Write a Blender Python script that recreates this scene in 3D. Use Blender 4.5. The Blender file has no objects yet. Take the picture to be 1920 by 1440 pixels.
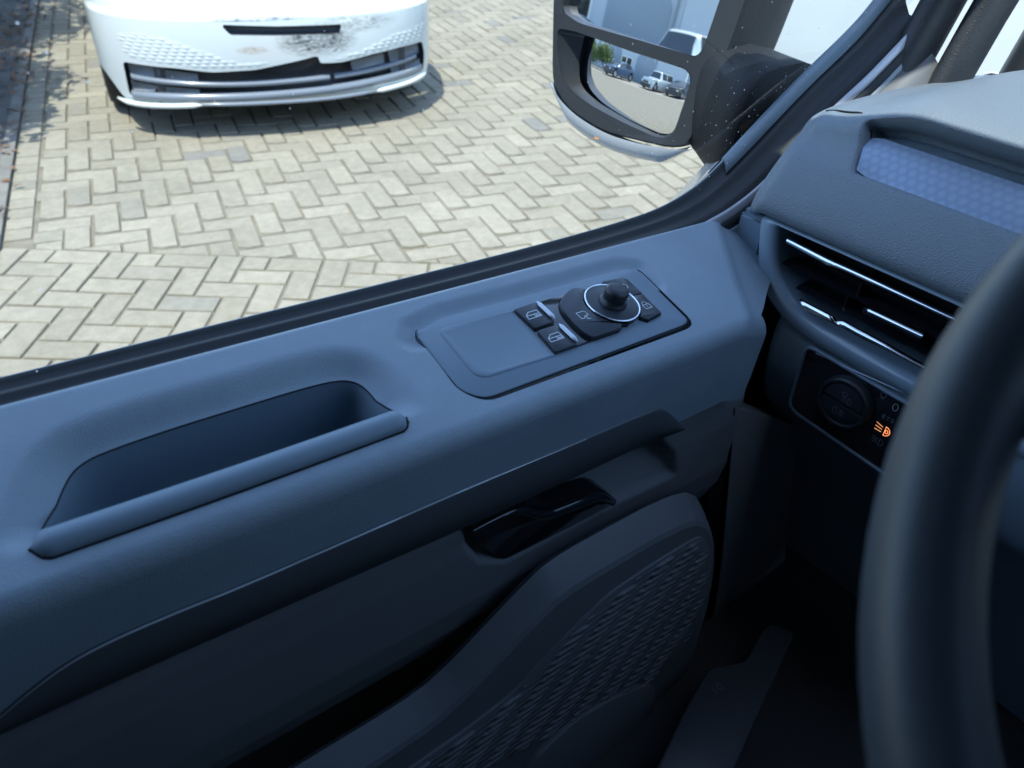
import bpy, bmesh, math, random
import numpy as np
from mathutils import Vector, Matrix

random.seed(7)
rng = np.random.default_rng(7)
scene = bpy.context.scene
col = scene.collection
R = math.radians

# ------------------------------------------------------------------ camera
cam_d = bpy.data.cameras.new('camera')
cam = bpy.data.objects.new('camera', cam_d)
col.objects.link(cam)
cam_d.sensor_width = 36.0
cam_d.lens = 27.375
cam_d.clip_start = 0.02
cam_d.clip_end = 600.0
cam.matrix_world = Matrix(((0.784265, 0.341785, -0.517795, 0.0),
                           (-0.618530, 0.495924, -0.609492, 0.0),
                           (0.048471, 0.798275, 0.600340, 1.5135),
                           (0, 0, 0, 1)))
cam_d.dof.use_dof = True
cam_d.dof.focus_distance = 0.86
cam_d.dof.aperture_fstop = 7.5
scene.camera = cam

# ------------------------------------------------------------------ sky, sun, exposure
SUN = Vector((-0.336, -0.223, 1.0)).normalized()      # direction towards the sun
elev = math.asin(SUN.z)
world = bpy.data.worlds.new('World')
scene.world = world
world.use_nodes = True
wn = world.node_tree
wn.nodes.clear()
wo = wn.nodes.new('ShaderNodeOutputWorld')
wb = wn.nodes.new('ShaderNodeBackground')
sk = wn.nodes.new('ShaderNodeTexSky')
sk.sky_type = 'NISHITA'
sk.sun_disc = False
sk.sun_elevation = elev
sk.sun_rotation = math.atan2(SUN.x, SUN.y)
sk.altitude = 10
sk.air_density = 1.0
sk.dust_density = 0.6
sk.ozone_density = 2.0
wb.inputs['Strength'].default_value = 0.15
wn.links.new(sk.outputs[0], wb.inputs['Color'])
wn.links.new(wb.outputs[0], wo.inputs['Surface'])

sun_d = bpy.data.lights.new('sun', 'SUN')
sun_d.energy = 2.0
sun_d.angle = R(0.53)
sun_d.color = (1.0, 0.95, 0.86)
sun = bpy.data.objects.new('sun', sun_d)
col.objects.link(sun)
sun.rotation_euler = SUN.to_track_quat('Z', 'Y').to_euler()

scene.view_settings.view_transform = 'Standard'
scene.view_settings.look = 'None'
scene.view_settings.exposure = 1.95
scene.view_settings.gamma = 1.0
scene.render.engine = 'CYCLES'
scene.cycles.use_denoising = True
scene.cycles.max_bounces = 10
scene.cycles.transparent_max_bounces = 16
scene.cycles.caustics_reflective = False
scene.cycles.caustics_refractive = False

# ------------------------------------------------------------------ materials
def mat(name, color, rough=0.5, metal=0.0, spec=0.5, bump=None, var=None, coat=0.0, emit=None, rnd=0.0, island=0.0, grain='noise'):
    m = bpy.data.materials.new(name)
    m.use_nodes = True
    nt = m.node_tree
    b = nt.nodes['Principled BSDF']
    b.inputs['Base Color'].default_value = (*color, 1)
    b.inputs['Roughness'].default_value = rough
    b.inputs['Metallic'].default_value = metal
    b.inputs['Specular IOR Level'].default_value = spec
    b.inputs['Coat Weight'].default_value = coat
    b.inputs['Coat Roughness'].default_value = 0.05
    if emit:
        b.inputs['Emission Color'].default_value = (*emit[0], 1)
        b.inputs['Emission Strength'].default_value = emit[1]
    tc = nt.nodes.new('ShaderNodeTexCoord')
    src = None
    if var:                                   # (scale, amount): soft tonal variation
        n = nt.nodes.new('ShaderNodeTexNoise')
        n.inputs['Scale'].default_value = var[0]
        n.inputs['Detail'].default_value = 6
        n.inputs['Roughness'].default_value = 0.6
        nt.links.new(tc.outputs['Object'], n.inputs['Vector'])
        mr = nt.nodes.new('ShaderNodeMapRange')
        mr.inputs['From Min'].default_value = 0.25
        mr.inputs['From Max'].default_value = 0.75
        mr.inputs['To Min'].default_value = 1 - var[1]
        mr.inputs['To Max'].default_value = 1 + var[1]
        nt.links.new(n.outputs['Fac'], mr.inputs['Value'])
        src = mr.outputs[0]
    if rnd or island:
        if rnd:
            oi = nt.nodes.new('ShaderNodeObjectInfo'); ro = oi.outputs['Random']; amt = rnd
        else:
            oi = nt.nodes.new('ShaderNodeNewGeometry'); ro = oi.outputs['Random Per Island']; amt = island
        cr = nt.nodes.new('ShaderNodeMapRange')
        cr.inputs['To Min'].default_value = 1 - amt
        cr.inputs['To Max'].default_value = 1 + amt * 0.7
        nt.links.new(ro, cr.inputs['Value'])
        if src is None:
            src = cr.outputs[0]
        else:
            mm = nt.nodes.new('ShaderNodeMath'); mm.operation = 'MULTIPLY'
            nt.links.new(src, mm.inputs[0]); nt.links.new(cr.outputs[0], mm.inputs[1])
            src = mm.outputs[0]
    if src is not None:
        mx = nt.nodes.new('ShaderNodeVectorMath'); mx.operation = 'SCALE'
        mx.inputs[0].default_value = color
        nt.links.new(src, mx.inputs['Scale'])
        nt.links.new(mx.outputs[0], b.inputs['Base Color'])
    if bump:                                  # (scale, strength, distance)
        if grain == 'noise':
            t = nt.nodes.new('ShaderNodeTexNoise'); t.inputs['Detail'].default_value = 3
            out = t.outputs['Fac']
        else:
            t = nt.nodes.new('ShaderNodeTexVoronoi'); t.feature = 'SMOOTH_F1'
            out = t.outputs['Distance']
        t.inputs['Scale'].default_value = bump[0]
        nt.links.new(tc.outputs['Object'], t.inputs['Vector'])
        bp = nt.nodes.new('ShaderNodeBump')
        bp.inputs['Strength'].default_value = bump[1]
        bp.inputs['Distance'].default_value = bump[2]
        nt.links.new(out, bp.inputs['Height'])
        nt.links.new(bp.outputs[0], b.inputs['Normal'])
    return m

def glass_mat(name, tint=(0.93, 0.97, 0.95), rough=0.0, ior=1.45):
    m = bpy.data.materials.new(name); m.use_nodes = True
    nt = m.node_tree; nt.nodes.clear()
    o = nt.nodes.new('ShaderNodeOutputMaterial')
    tr = nt.nodes.new('ShaderNodeBsdfTransparent'); tr.inputs[0].default_value = (*tint, 1)
    gl = nt.nodes.new('ShaderNodeBsdfGlossy'); gl.inputs['Roughness'].default_value = rough
    ge = nt.nodes.new('ShaderNodeNewGeometry')
    def mth(op, a, b):
        n = nt.nodes.new('ShaderNodeMath'); n.operation = op
        for i, v in enumerate((a, b)):
            if v is None: continue
            if isinstance(v, (int, float)): n.inputs[i].default_value = v
            else: nt.links.new(v, n.inputs[i])
        return n
    dt = nt.nodes.new('ShaderNodeVectorMath'); dt.operation = 'DOT_PRODUCT'
    nt.links.new(ge.outputs['Incoming'], dt.inputs[0]); nt.links.new(ge.outputs['Normal'], dt.inputs[1])
    ab = mth('ABSOLUTE', dt.outputs['Value'], None)
    fr = mth('ADD', mth('MULTIPLY', mth('POWER', mth('SUBTRACT', 1.0, ab.outputs[0]).outputs[0], 5.0).outputs[0], 0.92).outputs[0], 0.035)
    mx = nt.nodes.new('ShaderNodeMixShader')
    nt.links.new(fr.outputs[0], mx.inputs[0]); nt.links.new(tr.outputs[0], mx.inputs[1]); nt.links.new(gl.outputs[0], mx.inputs[2])
    nt.links.new(mx.outputs[0], o.inputs[0])
    return m

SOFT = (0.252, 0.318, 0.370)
M = {}
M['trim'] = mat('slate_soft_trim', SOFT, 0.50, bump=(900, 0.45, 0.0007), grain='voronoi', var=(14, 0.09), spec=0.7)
M['trim_smooth'] = mat('slate_smooth_plastic', (0.195, 0.260, 0.315), 0.46, bump=(1500, 0.06, 0.0004), spec=0.55)
M['trim_low'] = mat('charcoal_lower_plastic', (0.165, 0.175, 0.185), 0.55, bump=(900, 0.12, 0.0005), var=(7, 0.08))
M['dash'] = mat('grained_dash_skin', (0.170, 0.210, 0.245), 0.50, bump=(680, 0.75, 0.0010), grain='voronoi', spec=0.55, var=(6, 0.05))
M['decor'] = mat('charcoal_decor_strip', (0.085, 0.095, 0.105), 0.42, bump=(1300, 0.1, 0.0004))
M['gloss'] = mat('gloss_black_plastic', (0.012, 0.014, 0.018), 0.10, coat=0.6)
M['gloss_grey'] = mat('gloss_grey_frame', (0.27, 0.35, 0.42), 0.22, coat=0.5)
M['button'] = mat('satin_black_button', (0.030, 0.036, 0.046), 0.36)
M['knob'] = mat('rubber_black_knob', (0.022, 0.026, 0.033), 0.40)
M['seam'] = mat('dark_seam_gap', (0.006, 0.007, 0.009), 0.9)
M['chrome'] = mat('satin_chrome', (0.78, 0.82, 0.86), 0.18, metal=1.0)
M['chrome_shine'] = mat('painted_chrome_shine', (0.74, 0.80, 0.86), 0.3, metal=0.2)  # pale diffuse colour imitates the bright reflections of chrome
M['white_print'] = mat('white_print', (0.72, 0.76, 0.80), 0.6)
M['grey_print'] = mat('grey_print', (0.22, 0.25, 0.29), 0.6)
M['amber'] = mat('amber_lit_symbol', (0.9, 0.35, 0.08), 0.5, emit=((1.0, 0.42, 0.18), 0.30))
M['rubber'] = mat('black_rubber_seal', (0.010, 0.013, 0.015), 0.62, bump=(300, 0.1, 0.0005))
M['seal_grey'] = mat('grey_glass_run_lip', (0.26, 0.31, 0.35), 0.45)
M['sail'] = mat('slate_sail_trim', (0.15, 0.20, 0.24), 0.38)
M['pillar'] = mat('grained_black_pillar', (0.028, 0.032, 0.038), 0.5, bump=(500, 0.5, 0.001), grain='voronoi')
M['pillar_body'] = mat('silver_body_flange', (0.50, 0.50, 0.53), 0.35, metal=0.3)
M['mirror_black'] = mat('grained_black_mirror_shell', (0.010, 0.012, 0.014), 0.6, spec=0.3, bump=(420, 0.6, 0.0012), grain='voronoi')
M['mirror_bezel'] = mat('satin_black_mirror_bezel', (0.020, 0.024, 0.028), 0.42)
M['mirror_glass'] = mat('mirror_silver', (0.86, 0.90, 0.92), 0.012, metal=1.0)
M['lens'] = mat('clear_indicator_lens', (0.36, 0.41, 0.45), 0.08, coat=1.0)
M['orange'] = mat('orange_reflector', (0.75, 0.30, 0.08), 0.3)
M['glass'] = glass_mat('window_glass')
M['light_block_glass'] = glass_mat('added_light_blocking_glass', (0.08, 0.09, 0.09))  # added dark tint, out of view, keeps side light off the driver door
M['screen_glass'] = glass_mat('windscreen_glass', (0.70, 0.75, 0.74))
def speck_mat():
    m = bpy.data.materials.new('dried_water_speck'); m.use_nodes = True
    nt = m.node_tree; nt.nodes.clear()
    o = nt.nodes.new('ShaderNodeOutputMaterial'); a = nt.nodes.new('ShaderNodeBsdfTransparent'); b = nt.nodes.new('ShaderNodeBsdfTranslucent')
    b.inputs[0].default_value = (0.95, 0.96, 0.95, 1); x = nt.nodes.new('ShaderNodeMixShader'); x.inputs[0].default_value = 0.45
    nt.links.new(a.outputs[0], x.inputs[1]); nt.links.new(b.outputs[0], x.inputs[2]); nt.links.new(x.outputs[0], o.inputs[0])
    return m
M['speck'] = speck_mat()
M['wheel'] = mat('wheel_leather', (0.050, 0.063, 0.078), 0.46, bump=(700, 0.15, 0.0006), grain='voronoi')
M['hub'] = mat('airbag_cover', (0.13, 0.175, 0.29), 0.5, bump=(600, 0.2, 0.0006), grain='voronoi')
M['carpet'] = mat('black_carpet', (0.075, 0.077, 0.080), 0.95, bump=(900, 0.8, 0.003))
M['body_white'] = mat('van_white_paint', (0.70, 0.72, 0.73), 0.22, coat=0.8)
M['headliner'] = mat('black_headliner', (0.04, 0.04, 0.042), 0.9)
M['asphalt'] = mat('grey_ground', (0.22, 0.21, 0.18), 0.9, var=(1.3, 0.18), bump=(60, 0.4, 0.01))
M['sand'] = mat('joint_sand', (0.155, 0.143, 0.108), 0.95, var=(9, 0.3), bump=(300, 0.5, 0.004))
M['dark_ground'] = mat('dark_shaded_ground', (0.085, 0.085, 0.082), 0.95, var=(6, 0.5), bump=(80, 0.9, 0.02))  # dark grey ground tone, laid where paving lies in shade
M['kerb'] = mat('concrete_edging', (0.14, 0.138, 0.125), 0.9, var=(8, 0.25), bump=(200, 0.4, 0.004))
M['leaf'] = mat('hedge_leaf', (0.065, 0.11, 0.030), 0.55, island=0.45)
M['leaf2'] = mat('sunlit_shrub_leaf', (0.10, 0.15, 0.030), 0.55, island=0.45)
M['dry_leaf'] = mat('dry_brown_leaf', (0.150, 0.085, 0.048), 0.8, island=0.5)
M['bark'] = mat('brown_twig', (0.09, 0.065, 0.045), 0.9, bump=(60, 0.6, 0.01))
M['tyre'] = mat('tyre_rubber', (0.018, 0.018, 0.019), 0.8, bump=(200, 0.3, 0.002))
M['rim'] = mat('alloy_rim', (0.45, 0.46, 0.48), 0.3, metal=0.8)
M['car_dark'] = mat('dark_car_plastic', (0.028, 0.033, 0.040), 0.5)
M['car_glass'] = mat('tinted_car_glass', (0.02, 0.025, 0.03), 0.05, coat=0.5)
M['grille_grey'] = mat('grey_grille_bar', (0.15, 0.18, 0.215), 0.25, coat=0.4)
M['grille_mid'] = mat('grey_grille_insert', (0.11, 0.135, 0.165), 0.4)
M['headlamp'] = mat('headlamp_lens', (0.55, 0.58, 0.60), 0.06, coat=1.0)
M['clad'] = mat('grey_metal_cladding', (0.40, 0.45, 0.50), 0.5, rnd=0.06)
M['clad_trim'] = mat('pale_facade_band', (0.72, 0.72, 0.70), 0.6)
M['dark_door'] = mat('blue_grey_roller_door', (0.22, 0.27, 0.32), 0.5)

def paver_mat(name, island):
    """Concrete paver: buff grey, each stone its own tone, a few bluish ones, dirt in blotches."""
    m = bpy.data.materials.new(name); m.use_nodes = True
    nt = m.node_tree; b = nt.nodes['Principled BSDF']
    b.inputs['Roughness'].default_value = 0.92
    b.inputs['Specular IOR Level'].default_value = 0.25
    if island:
        g = nt.nodes.new('ShaderNodeNewGeometry'); rand = g.outputs['Random Per Island']
    else:
        g = nt.nodes.new('ShaderNodeObjectInfo'); rand = g.outputs['Random']
    geo = nt.nodes.new('ShaderNodeNewGeometry')
    cr = nt.nodes.new('ShaderNodeValToRGB')
    e = cr.color_ramp.elements
    e[0].position = 0.0; e[0].color = (0.170, 0.172, 0.158, 1)
    e[1].position = 1.0; e[1].color = (0.262, 0.248, 0.196, 1)
    for p, c in ((0.025, (0.180, 0.180, 0.162, 1)), (0.06, (0.218, 0.207, 0.161, 1)), (0.45, (0.230, 0.219, 0.175, 1)), (0.8, (0.245, 0.233, 0.185, 1))):
        x = e.new(p); x.color = c
    nt.links.new(rand, cr.inputs[0])
    def noise(scale, det, lo, hi, a, bb):
        n = nt.nodes.new('ShaderNodeTexNoise'); n.inputs['Scale'].default_value = scale
        n.inputs['Detail'].default_value = det; n.inputs['Roughness'].default_value = 0.65
        nt.links.new(geo.outputs['Position'], n.inputs['Vector'])
        r = nt.nodes.new('ShaderNodeMapRange')
        r.inputs['From Min'].default_value = lo; r.inputs['From Max'].default_value = hi
        r.inputs['To Min'].default_value = a; r.inputs['To Max'].default_value = bb
        nt.links.new(n.outputs['Fac'], r.inputs['Value'])
        return r.outputs[0], n
    f1, _ = noise(1.7, 5, 0.3, 0.7, 0.86, 1.12)
    f2, _ = noise(24, 6, 0.3, 0.75, 0.84, 1.13)
    f3, n3 = noise(260, 3, 0.3, 0.7, 0.84, 1.14)
    m1 = nt.nodes.new('ShaderNodeMath'); m1.operation = 'MULTIPLY'
    m2 = nt.nodes.new('ShaderNodeMath'); m2.operation = 'MULTIPLY'
    nt.links.new(f1, m1.inputs[0]); nt.links.new(f2, m1.inputs[1])
    nt.links.new(m1.outputs[0], m2.inputs[0]); nt.links.new(f3, m2.inputs[1])
    sc = nt.nodes.new('ShaderNodeVectorMath'); sc.operation = 'SCALE'
    nt.links.new(cr.outputs[0], sc.inputs[0]); nt.links.new(m2.outputs[0], sc.inputs['Scale'])
    nt.links.new(sc.outputs[0], b.inputs['Base Color'])
    bp = nt.nodes.new('ShaderNodeBump'); bp.inputs['Strength'].default_value = 0.5; bp.inputs['Distance'].default_value = 0.002
    nt.links.new(n3.outputs['Fac'], bp.inputs['Height']); nt.links.new(bp.outputs[0], b.inputs['Normal'])
    return m
M['paver'] = paver_mat('buff_concrete_paver', False)
M['paver_many'] = paver_mat('buff_concrete_paver_field', True)

def bumper_mat():
    """White paint; a scuffed, smeared patch right of the plate slot with dark streaks."""
    m = bpy.data.materials.new('white_car_paint_scuffed'); m.use_nodes = True
    nt = m.node_tree; b = nt.nodes['Principled BSDF']
    b.inputs['Roughness'].default_value = 0.25
    b.inputs['Coat Weight'].default_value = 0.7
    b.inputs['Coat Roughness'].default_value = 0.05
    tc = nt.nodes.new('ShaderNodeTexCoord')
    sep = nt.nodes.new('ShaderNodeSeparateXYZ'); nt.links.new(tc.outputs['Object'], sep.inputs[0])
    def math_(op, a, bb):
        n = nt.nodes.new('ShaderNodeMath'); n.operation = op
        for i, v in enumerate((a, bb)):
            if isinstance(v, (int, float)): n.inputs[i].default_value = v
            else: nt.links.new(v, n.inputs[i])
        return n.outputs[0]
    def blob(cx, cz, rx, rz):
        dx = math_('DIVIDE', math_('SUBTRACT', sep.outputs['X'], cx), rx)
        dz = math_('DIVIDE', math_('SUBTRACT', sep.outputs['Z'], cz), rz)
        d = math_('ADD', math_('MULTIPLY', dx, dx), math_('MULTIPLY', dz, dz))
        n = nt.nodes.new('ShaderNodeMapRange'); n.inputs['From Min'].default_value = 1.0; n.inputs['From Max'].default_value = 0.15
        nt.links.new(d, n.inputs['Value'])
        return n.outputs[0]
    mp = nt.nodes.new('ShaderNodeMapping'); mp.inputs['Scale'].default_value = (14, 14, 55); mp.inputs['Rotation'].default_value = (0, 0.35, 0)
    nt.links.new(tc.outputs['Object'], mp.inputs[0])
    ns = nt.nodes.new('ShaderNodeTexNoise'); ns.inputs['Scale'].default_value = 1.6; ns.inputs['Detail'].default_value = 8; ns.inputs['Roughness'].default_value = 0.75
    ns.inputs['Distortion'].default_value = 1.2
    nt.links.new(mp.outputs[0], ns.inputs['Vector'])
    streak = nt.nodes.new('ShaderNodeMapRange'); streak.inputs['From Min'].default_value = 0.40; streak.inputs['From Max'].default_value = 0.60
    nt.links.new(ns.outputs['Fac'], streak.inputs['Value'])
    bl = math_('MAXIMUM', blob(0.15, 0.475, 0.23, 0.085), math_('MULTIPLY', blob(0.36, 0.545, 0.26, 0.05), 0.55))
    bl = math_('MAXIMUM', bl, math_('MULTIPLY', blob(-0.12, 0.585, 0.32, 0.012), 0.8))
    dark = math_('MINIMUM', math_('MULTIPLY', math_('MULTIPLY', streak.outputs[0], bl), 1.25), 0.92)
    smear = math_('MULTIPLY', blob(-0.05, 0.455, 0.26, 0.075), 0.35)
    rust = math_('MULTIPLY', math_('MULTIPLY', blob(-0.18, 0.445, 0.09, 0.022), streak.outputs[0]), 0.7)
    def mixc(fac, c1, c2):
        n = nt.nodes.new('ShaderNodeMix'); n.data_type = 'RGBA'
        nt.links.new(fac, n.inputs['Factor'])
        for sck, v in ((n.inputs[6], c1), (n.inputs[7], c2)):
            if isinstance(v, tuple): sck.default_value = v
            else: nt.links.new(v, sck)
        return n.outputs[2]
    c = mixc(smear, (0.50, 0.56, 0.565, 1), (0.52, 0.51, 0.47, 1))
    c = mixc(rust, c, (0.28, 0.17, 0.10, 1))
    c = mixc(dark, c, (0.035, 0.038, 0.042, 1))
    nt.links.new(c, b.inputs['Base Color'])
    return m
M['bumper'] = bumper_mat()
M['car_white'] = mat('white_car_paint', (0.50, 0.56, 0.565), 0.22, coat=0.8)
M['car_blue'] = mat('dark_blue_car_paint', (0.05, 0.08, 0.14), 0.2, coat=0.8)
M['car_black'] = mat('black_car_paint', (0.02, 0.022, 0.026), 0.2, coat=0.8)

def decor_hex():
    m = bpy.data.materials.new('blue_grey_honeycomb_trim'); m.use_nodes = True
    nt = m.node_tree; b = nt.nodes['Principled BSDF']
    b.inputs['Base Color'].default_value = (0.20, 0.235, 0.32, 1)
    b.inputs['Roughness'].default_value = 0.38
    b.inputs['Metallic'].default_value = 0.25
    tc = nt.nodes.new('ShaderNodeTexCoord')
    acc = None
    for dx, dz in ((0.0, 1.0), (0.866, 0.5), (0.866, -0.5)):       # three waves at 60 degrees: a honeycomb of dots
        dt = nt.nodes.new('ShaderNodeVectorMath'); dt.operation = 'DOT_PRODUCT'
        dt.inputs[1].default_value = (dz * 560, dx * 640, dz * 300)
        nt.links.new(tc.outputs['Object'], dt.inputs[0])
        cs = nt.nodes.new('ShaderNodeMath'); cs.operation = 'COSINE'; nt.links.new(dt.outputs['Value'], cs.inputs[0])
        if acc is None: acc = cs.outputs[0]
        else:
            ad = nt.nodes.new('ShaderNodeMath'); ad.operation = 'ADD'
            nt.links.new(acc, ad.inputs[0]); nt.links.new(cs.outputs[0], ad.inputs[1]); acc = ad.outputs[0]
    r = nt.nodes.new('ShaderNodeMapRange'); r.inputs['From Min'].default_value = -1.2; r.inputs['From Max'].default_value = 1.2
    nt.links.new(acc, r.inputs['Value'])
    bp = nt.nodes.new('ShaderNodeBump'); bp.inputs['Strength'].default_value = 0.22; bp.inputs['Distance'].default_value = 0.0007
    nt.links.new(r.outputs[0], bp.inputs['Height']); nt.links.new(bp.outputs[0], b.inputs['Normal'])
    mx = nt.nodes.new('ShaderNodeMix'); mx.data_type = 'RGBA'
    mx.inputs[6].default_value = (0.235, 0.310, 0.43, 1); mx.inputs[7].default_value = (0.275, 0.355, 0.475, 1)
    nt.links.new(r.outputs[0], mx.inputs['Factor']); nt.links.new(mx.outputs[2], b.inputs['Base Color'])
    return m
M['hex'] = decor_hex()

# ------------------------------------------------------------------ helpers
def link(o, parent=None):
    col.objects.link(o)
    if parent is not None:
        o.parent = parent
    return o

def mesh(name, verts, faces, m, parent=None, smooth=True):
    me = bpy.data.meshes.new(name)
    me.from_pydata([tuple(map(float, v)) for v in verts], [], faces)
    if smooth:
        me.polygons.foreach_set('use_smooth', [True] * len(me.polygons))
    me.update()
    if m is not None:
        me.materials.append(M[m])
    o = bpy.data.objects.new(name, me)
    return link(o, parent)

def sharp(o, ang=35):
    me = o.data
    bm = bmesh.new(); bm.from_mesh(me)
    bmesh.ops.recalc_face_normals(bm, faces=bm.faces[:])
    a = math.radians(ang)
    for e in bm.edges:
        e.smooth = not (len(e.link_faces) == 2 and e.calc_face_angle(0) > a)
    bm.to_mesh(me); bm.free()
    return o

def tag(o, label, cat, group=None, kind=None):
    if label: o['label'] = label
    if cat: o['category'] = cat
    if group: o['group'] = group
    if kind: o['kind'] = kind
    return o

def thing(name, label, cat, loc=(0, 0, 0), rotz=0, group=None):
    o = bpy.data.objects.new(name, None)
    link(o); o.location = loc; o.rotation_euler = (0, 0, rotz)
    o.empty_display_size = 0.1
    return tag(o, label, cat, group)

def grid(name, P, m, parent=None, keep=None, flip=False, smooth=True):
    P = np.asarray(P); nu, nv = P.shape[:2]
    faces = []
    for i in range(nu - 1):
        for j in range(nv - 1):
            if keep is not None and not keep[i, j]:
                continue
            f = (i * nv + j, (i + 1) * nv + j, (i + 1) * nv + j + 1, i * nv + j + 1)
            faces.append(f[::-1] if flip else f)
    V = P.reshape(-1, 3)
    used = np.unique(np.array(faces)); rm = -np.ones(len(V), int); rm[used] = np.arange(len(used))
    return mesh(name, V[used], [tuple(rm[list(f)]) for f in faces], m, parent, smooth)

def resample(pts, n):
    p = np.asarray(pts, float)
    d = np.r_[0, np.cumsum(np.linalg.norm(np.diff(p, axis=0), axis=1))]
    t = np.linspace(0, d[-1], n)
    return np.stack([np.interp(t, d, p[:, k]) for k in range(p.shape[1])], 1)

def smoothline(pts, n, it=3):
    p = np.asarray(pts, float)
    for _ in range(it):                       # Chaikin, end points kept
        q = np.empty((2 * len(p), p.shape[1]))
        q[0] = p[0]; q[-1] = p[-1]
        q[1:-1:2] = p[:-1] * 0.75 + p[1:] * 0.25
        q[2:-1:2] = p[:-1] * 0.25 + p[1:] * 0.75
        p = q
    return resample(p, n)

def rounded(poly, r, n=6):
    """polygon with its corners rounded (2-D)."""
    p = [np.array(q, float) for q in poly]; out = []
    L = len(p)
    for i in range(L):
        a, b, c = p[i - 1], p[i], p[(i + 1) % L]
        rr = r[i] if isinstance(r, (list, tuple)) else r
        u = a - b; v = c - b; lu = np.linalg.norm(u); lv = np.linalg.norm(v)
        k = min(rr, lu * 0.48, lv * 0.48)
        s, e = b + u / lu * k, b + v / lv * k
        for t in np.linspace(0, 1, n):
            out.append((1 - t) ** 2 * s + 2 * t * (1 - t) * b + t * t * e)
    return np.array(out)

def offset(poly, d):
    """move a closed 2-D outline inwards by d."""
    p = np.asarray(poly, float)
    area = 0.5 * np.sum(p[:, 0] * np.roll(p[:, 1], -1) - np.roll(p[:, 0], -1) * p[:, 1])
    t = np.roll(p, -1, 0) - np.roll(p, 1, 0)
    t /= np.linalg.norm(t, axis=1)[:, None] + 1e-12
    nrm = np.stack([-t[:, 1], t[:, 0]], 1) * (1 if area > 0 else -1)
    return p + nrm * d

class Frame:
    def __init__(s, o, x, y, n=None):
        s.o = np.array(o, float); s.x = np.array(x, float); s.y = np.array(y, float)
        s.x /= np.linalg.norm(s.x); s.y /= np.linalg.norm(s.y)
        s.n = np.cross(s.x, s.y) if n is None else np.array(n, float)
        s.n /= np.linalg.norm(s.n)
    def __call__(s, p, h=0.0):
        p = np.asarray(p, float)
        return s.o + p[..., :1] * s.x + p[..., 1:2] * s.y + np.asarray(h)[..., None] * s.n

def plate(name, outline, fr, h0, h1, m, parent=None, bevel=0.001, dome=0.0):
    """a slab with a rounded top edge, lying in a frame; dome lifts its middle."""
    p = np.asarray(outline, float); n = len(p)
    rings = [(p, h0), (p, h1 - bevel), (offset(p, bevel * 0.3), h1 - bevel * 0.3), (offset(p, bevel), h1)]
    V = np.concatenate([fr(q, np.full(n, h)) for q, h in rings])
    faces = []
    for k in range(len(rings) - 1):
        for i in range(n):
            j = (i + 1) % n
            faces.append((k * n + i, k * n + j, (k + 1) * n + j, (k + 1) * n + i))
    top = list(range((len(rings) - 1) * n, len(rings) * n))
    if dome:
        c = p.mean(0); base = (len(rings) - 1) * n
        ring2 = fr(c + (offset(p, bevel) - c) * 0.6, np.full(n, h1 + dome * 0.75))
        V = np.concatenate([V, ring2, fr(c[None], np.array([h1 + dome]))])
        b2 = len(V) - 1 - n
        for i in range(n):
            j = (i + 1) % n
            faces.append((base + i, base + j, b2 + j, b2 + i)); faces.append((b2 + i, b2 + j, len(V) - 1))
    else:
        faces.append(tuple(top))
    o = mesh(name, V, faces, m, parent)
    return sharp(o, 40)

def tube(name, pts, r, m, parent=None, n=10, up=(0, 0, 1), flat=1.0, caps=True):
    """swept round or flattened bar; r may vary along the path."""
    p = np.asarray(pts, float); L = len(p)
    r = np.broadcast_to(np.asarray(r, float), (L,))
    t = np.gradient(p, axis=0); t /= np.linalg.norm(t, axis=1)[:, None] + 1e-12
    up = np.asarray(up, float)
    a = np.cross(t, up); a /= np.linalg.norm(a, axis=1)[:, None] + 1e-12
    b = np.cross(a, t)
    th = np.linspace(0, 2 * np.pi, n, endpoint=False)
    V = (p[:, None] + r[:, None, None] * (np.cos(th)[None, :, None] * a[:, None] + flat * np.sin(th)[None, :, None] * b[:, None])).reshape(-1, 3)
    F = []
    for i in range(L - 1):
        for j in range(n):
            k = (j + 1) % n
            F.append((i * n + j, i * n + k, (i + 1) * n + k, (i + 1) * n + j))
    if caps:
        F.append(tuple(range(n))[::-1]); F.append(tuple(range((L - 1) * n, L * n)))
    o = mesh(name, V, F, m, parent)
    return sharp(o, 60)

def box(name, lo, hi, m, parent=None, bevel=0.0):
    bm = bmesh.new()
    bmesh.ops.create_cube(bm, size=1)
    lo = np.array(lo, float); hi = np.array(hi, float)
    for v in bm.verts:
        v.co = Vector(lo + (np.array(v.co) + 0.5) * (hi - lo))
    if bevel:
        bmesh.ops.bevel(bm, geom=bm.edges[:], offset=bevel, segments=2, affect='EDGES')
    me = bpy.data.meshes.new(name); bm.to_mesh(me); bm.free()
    me.materials.append(M[m])
    return link(bpy.data.objects.new(name, me), parent)

def strokes(name, lines, fr, w, h, m, parent=None):
    """printed symbol: thin raised strokes (one mesh)."""
    V = []; F = []
    for ln in lines:
        p = np.asarray(ln, float)
        for i in range(len(p) - 1):
            d = p[i + 1] - p[i]; L = np.linalg.norm(d)
            if L < 1e-9: continue
            d /= L; q = np.array([-d[1], d[0]]) * w / 2; e = d * w * 0.35
            base = len(V)
            for c in (p[i] - e + q, p[i] - e - q, p[i + 1] + e - q, p[i + 1] + e + q):
                V.append(fr(c[None], np.array([h]))[0])
            F.append((base, base + 1, base + 2, base + 3))
    return mesh(name, V, F, m, parent, smooth=False)

def arc(cx, cy, rx, ry, a0, a1, n=10):
    t = np.radians(np.linspace(a0, a1, n))
    return np.stack([cx + rx * np.cos(t), cy + ry * np.sin(t)], 1)

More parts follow.
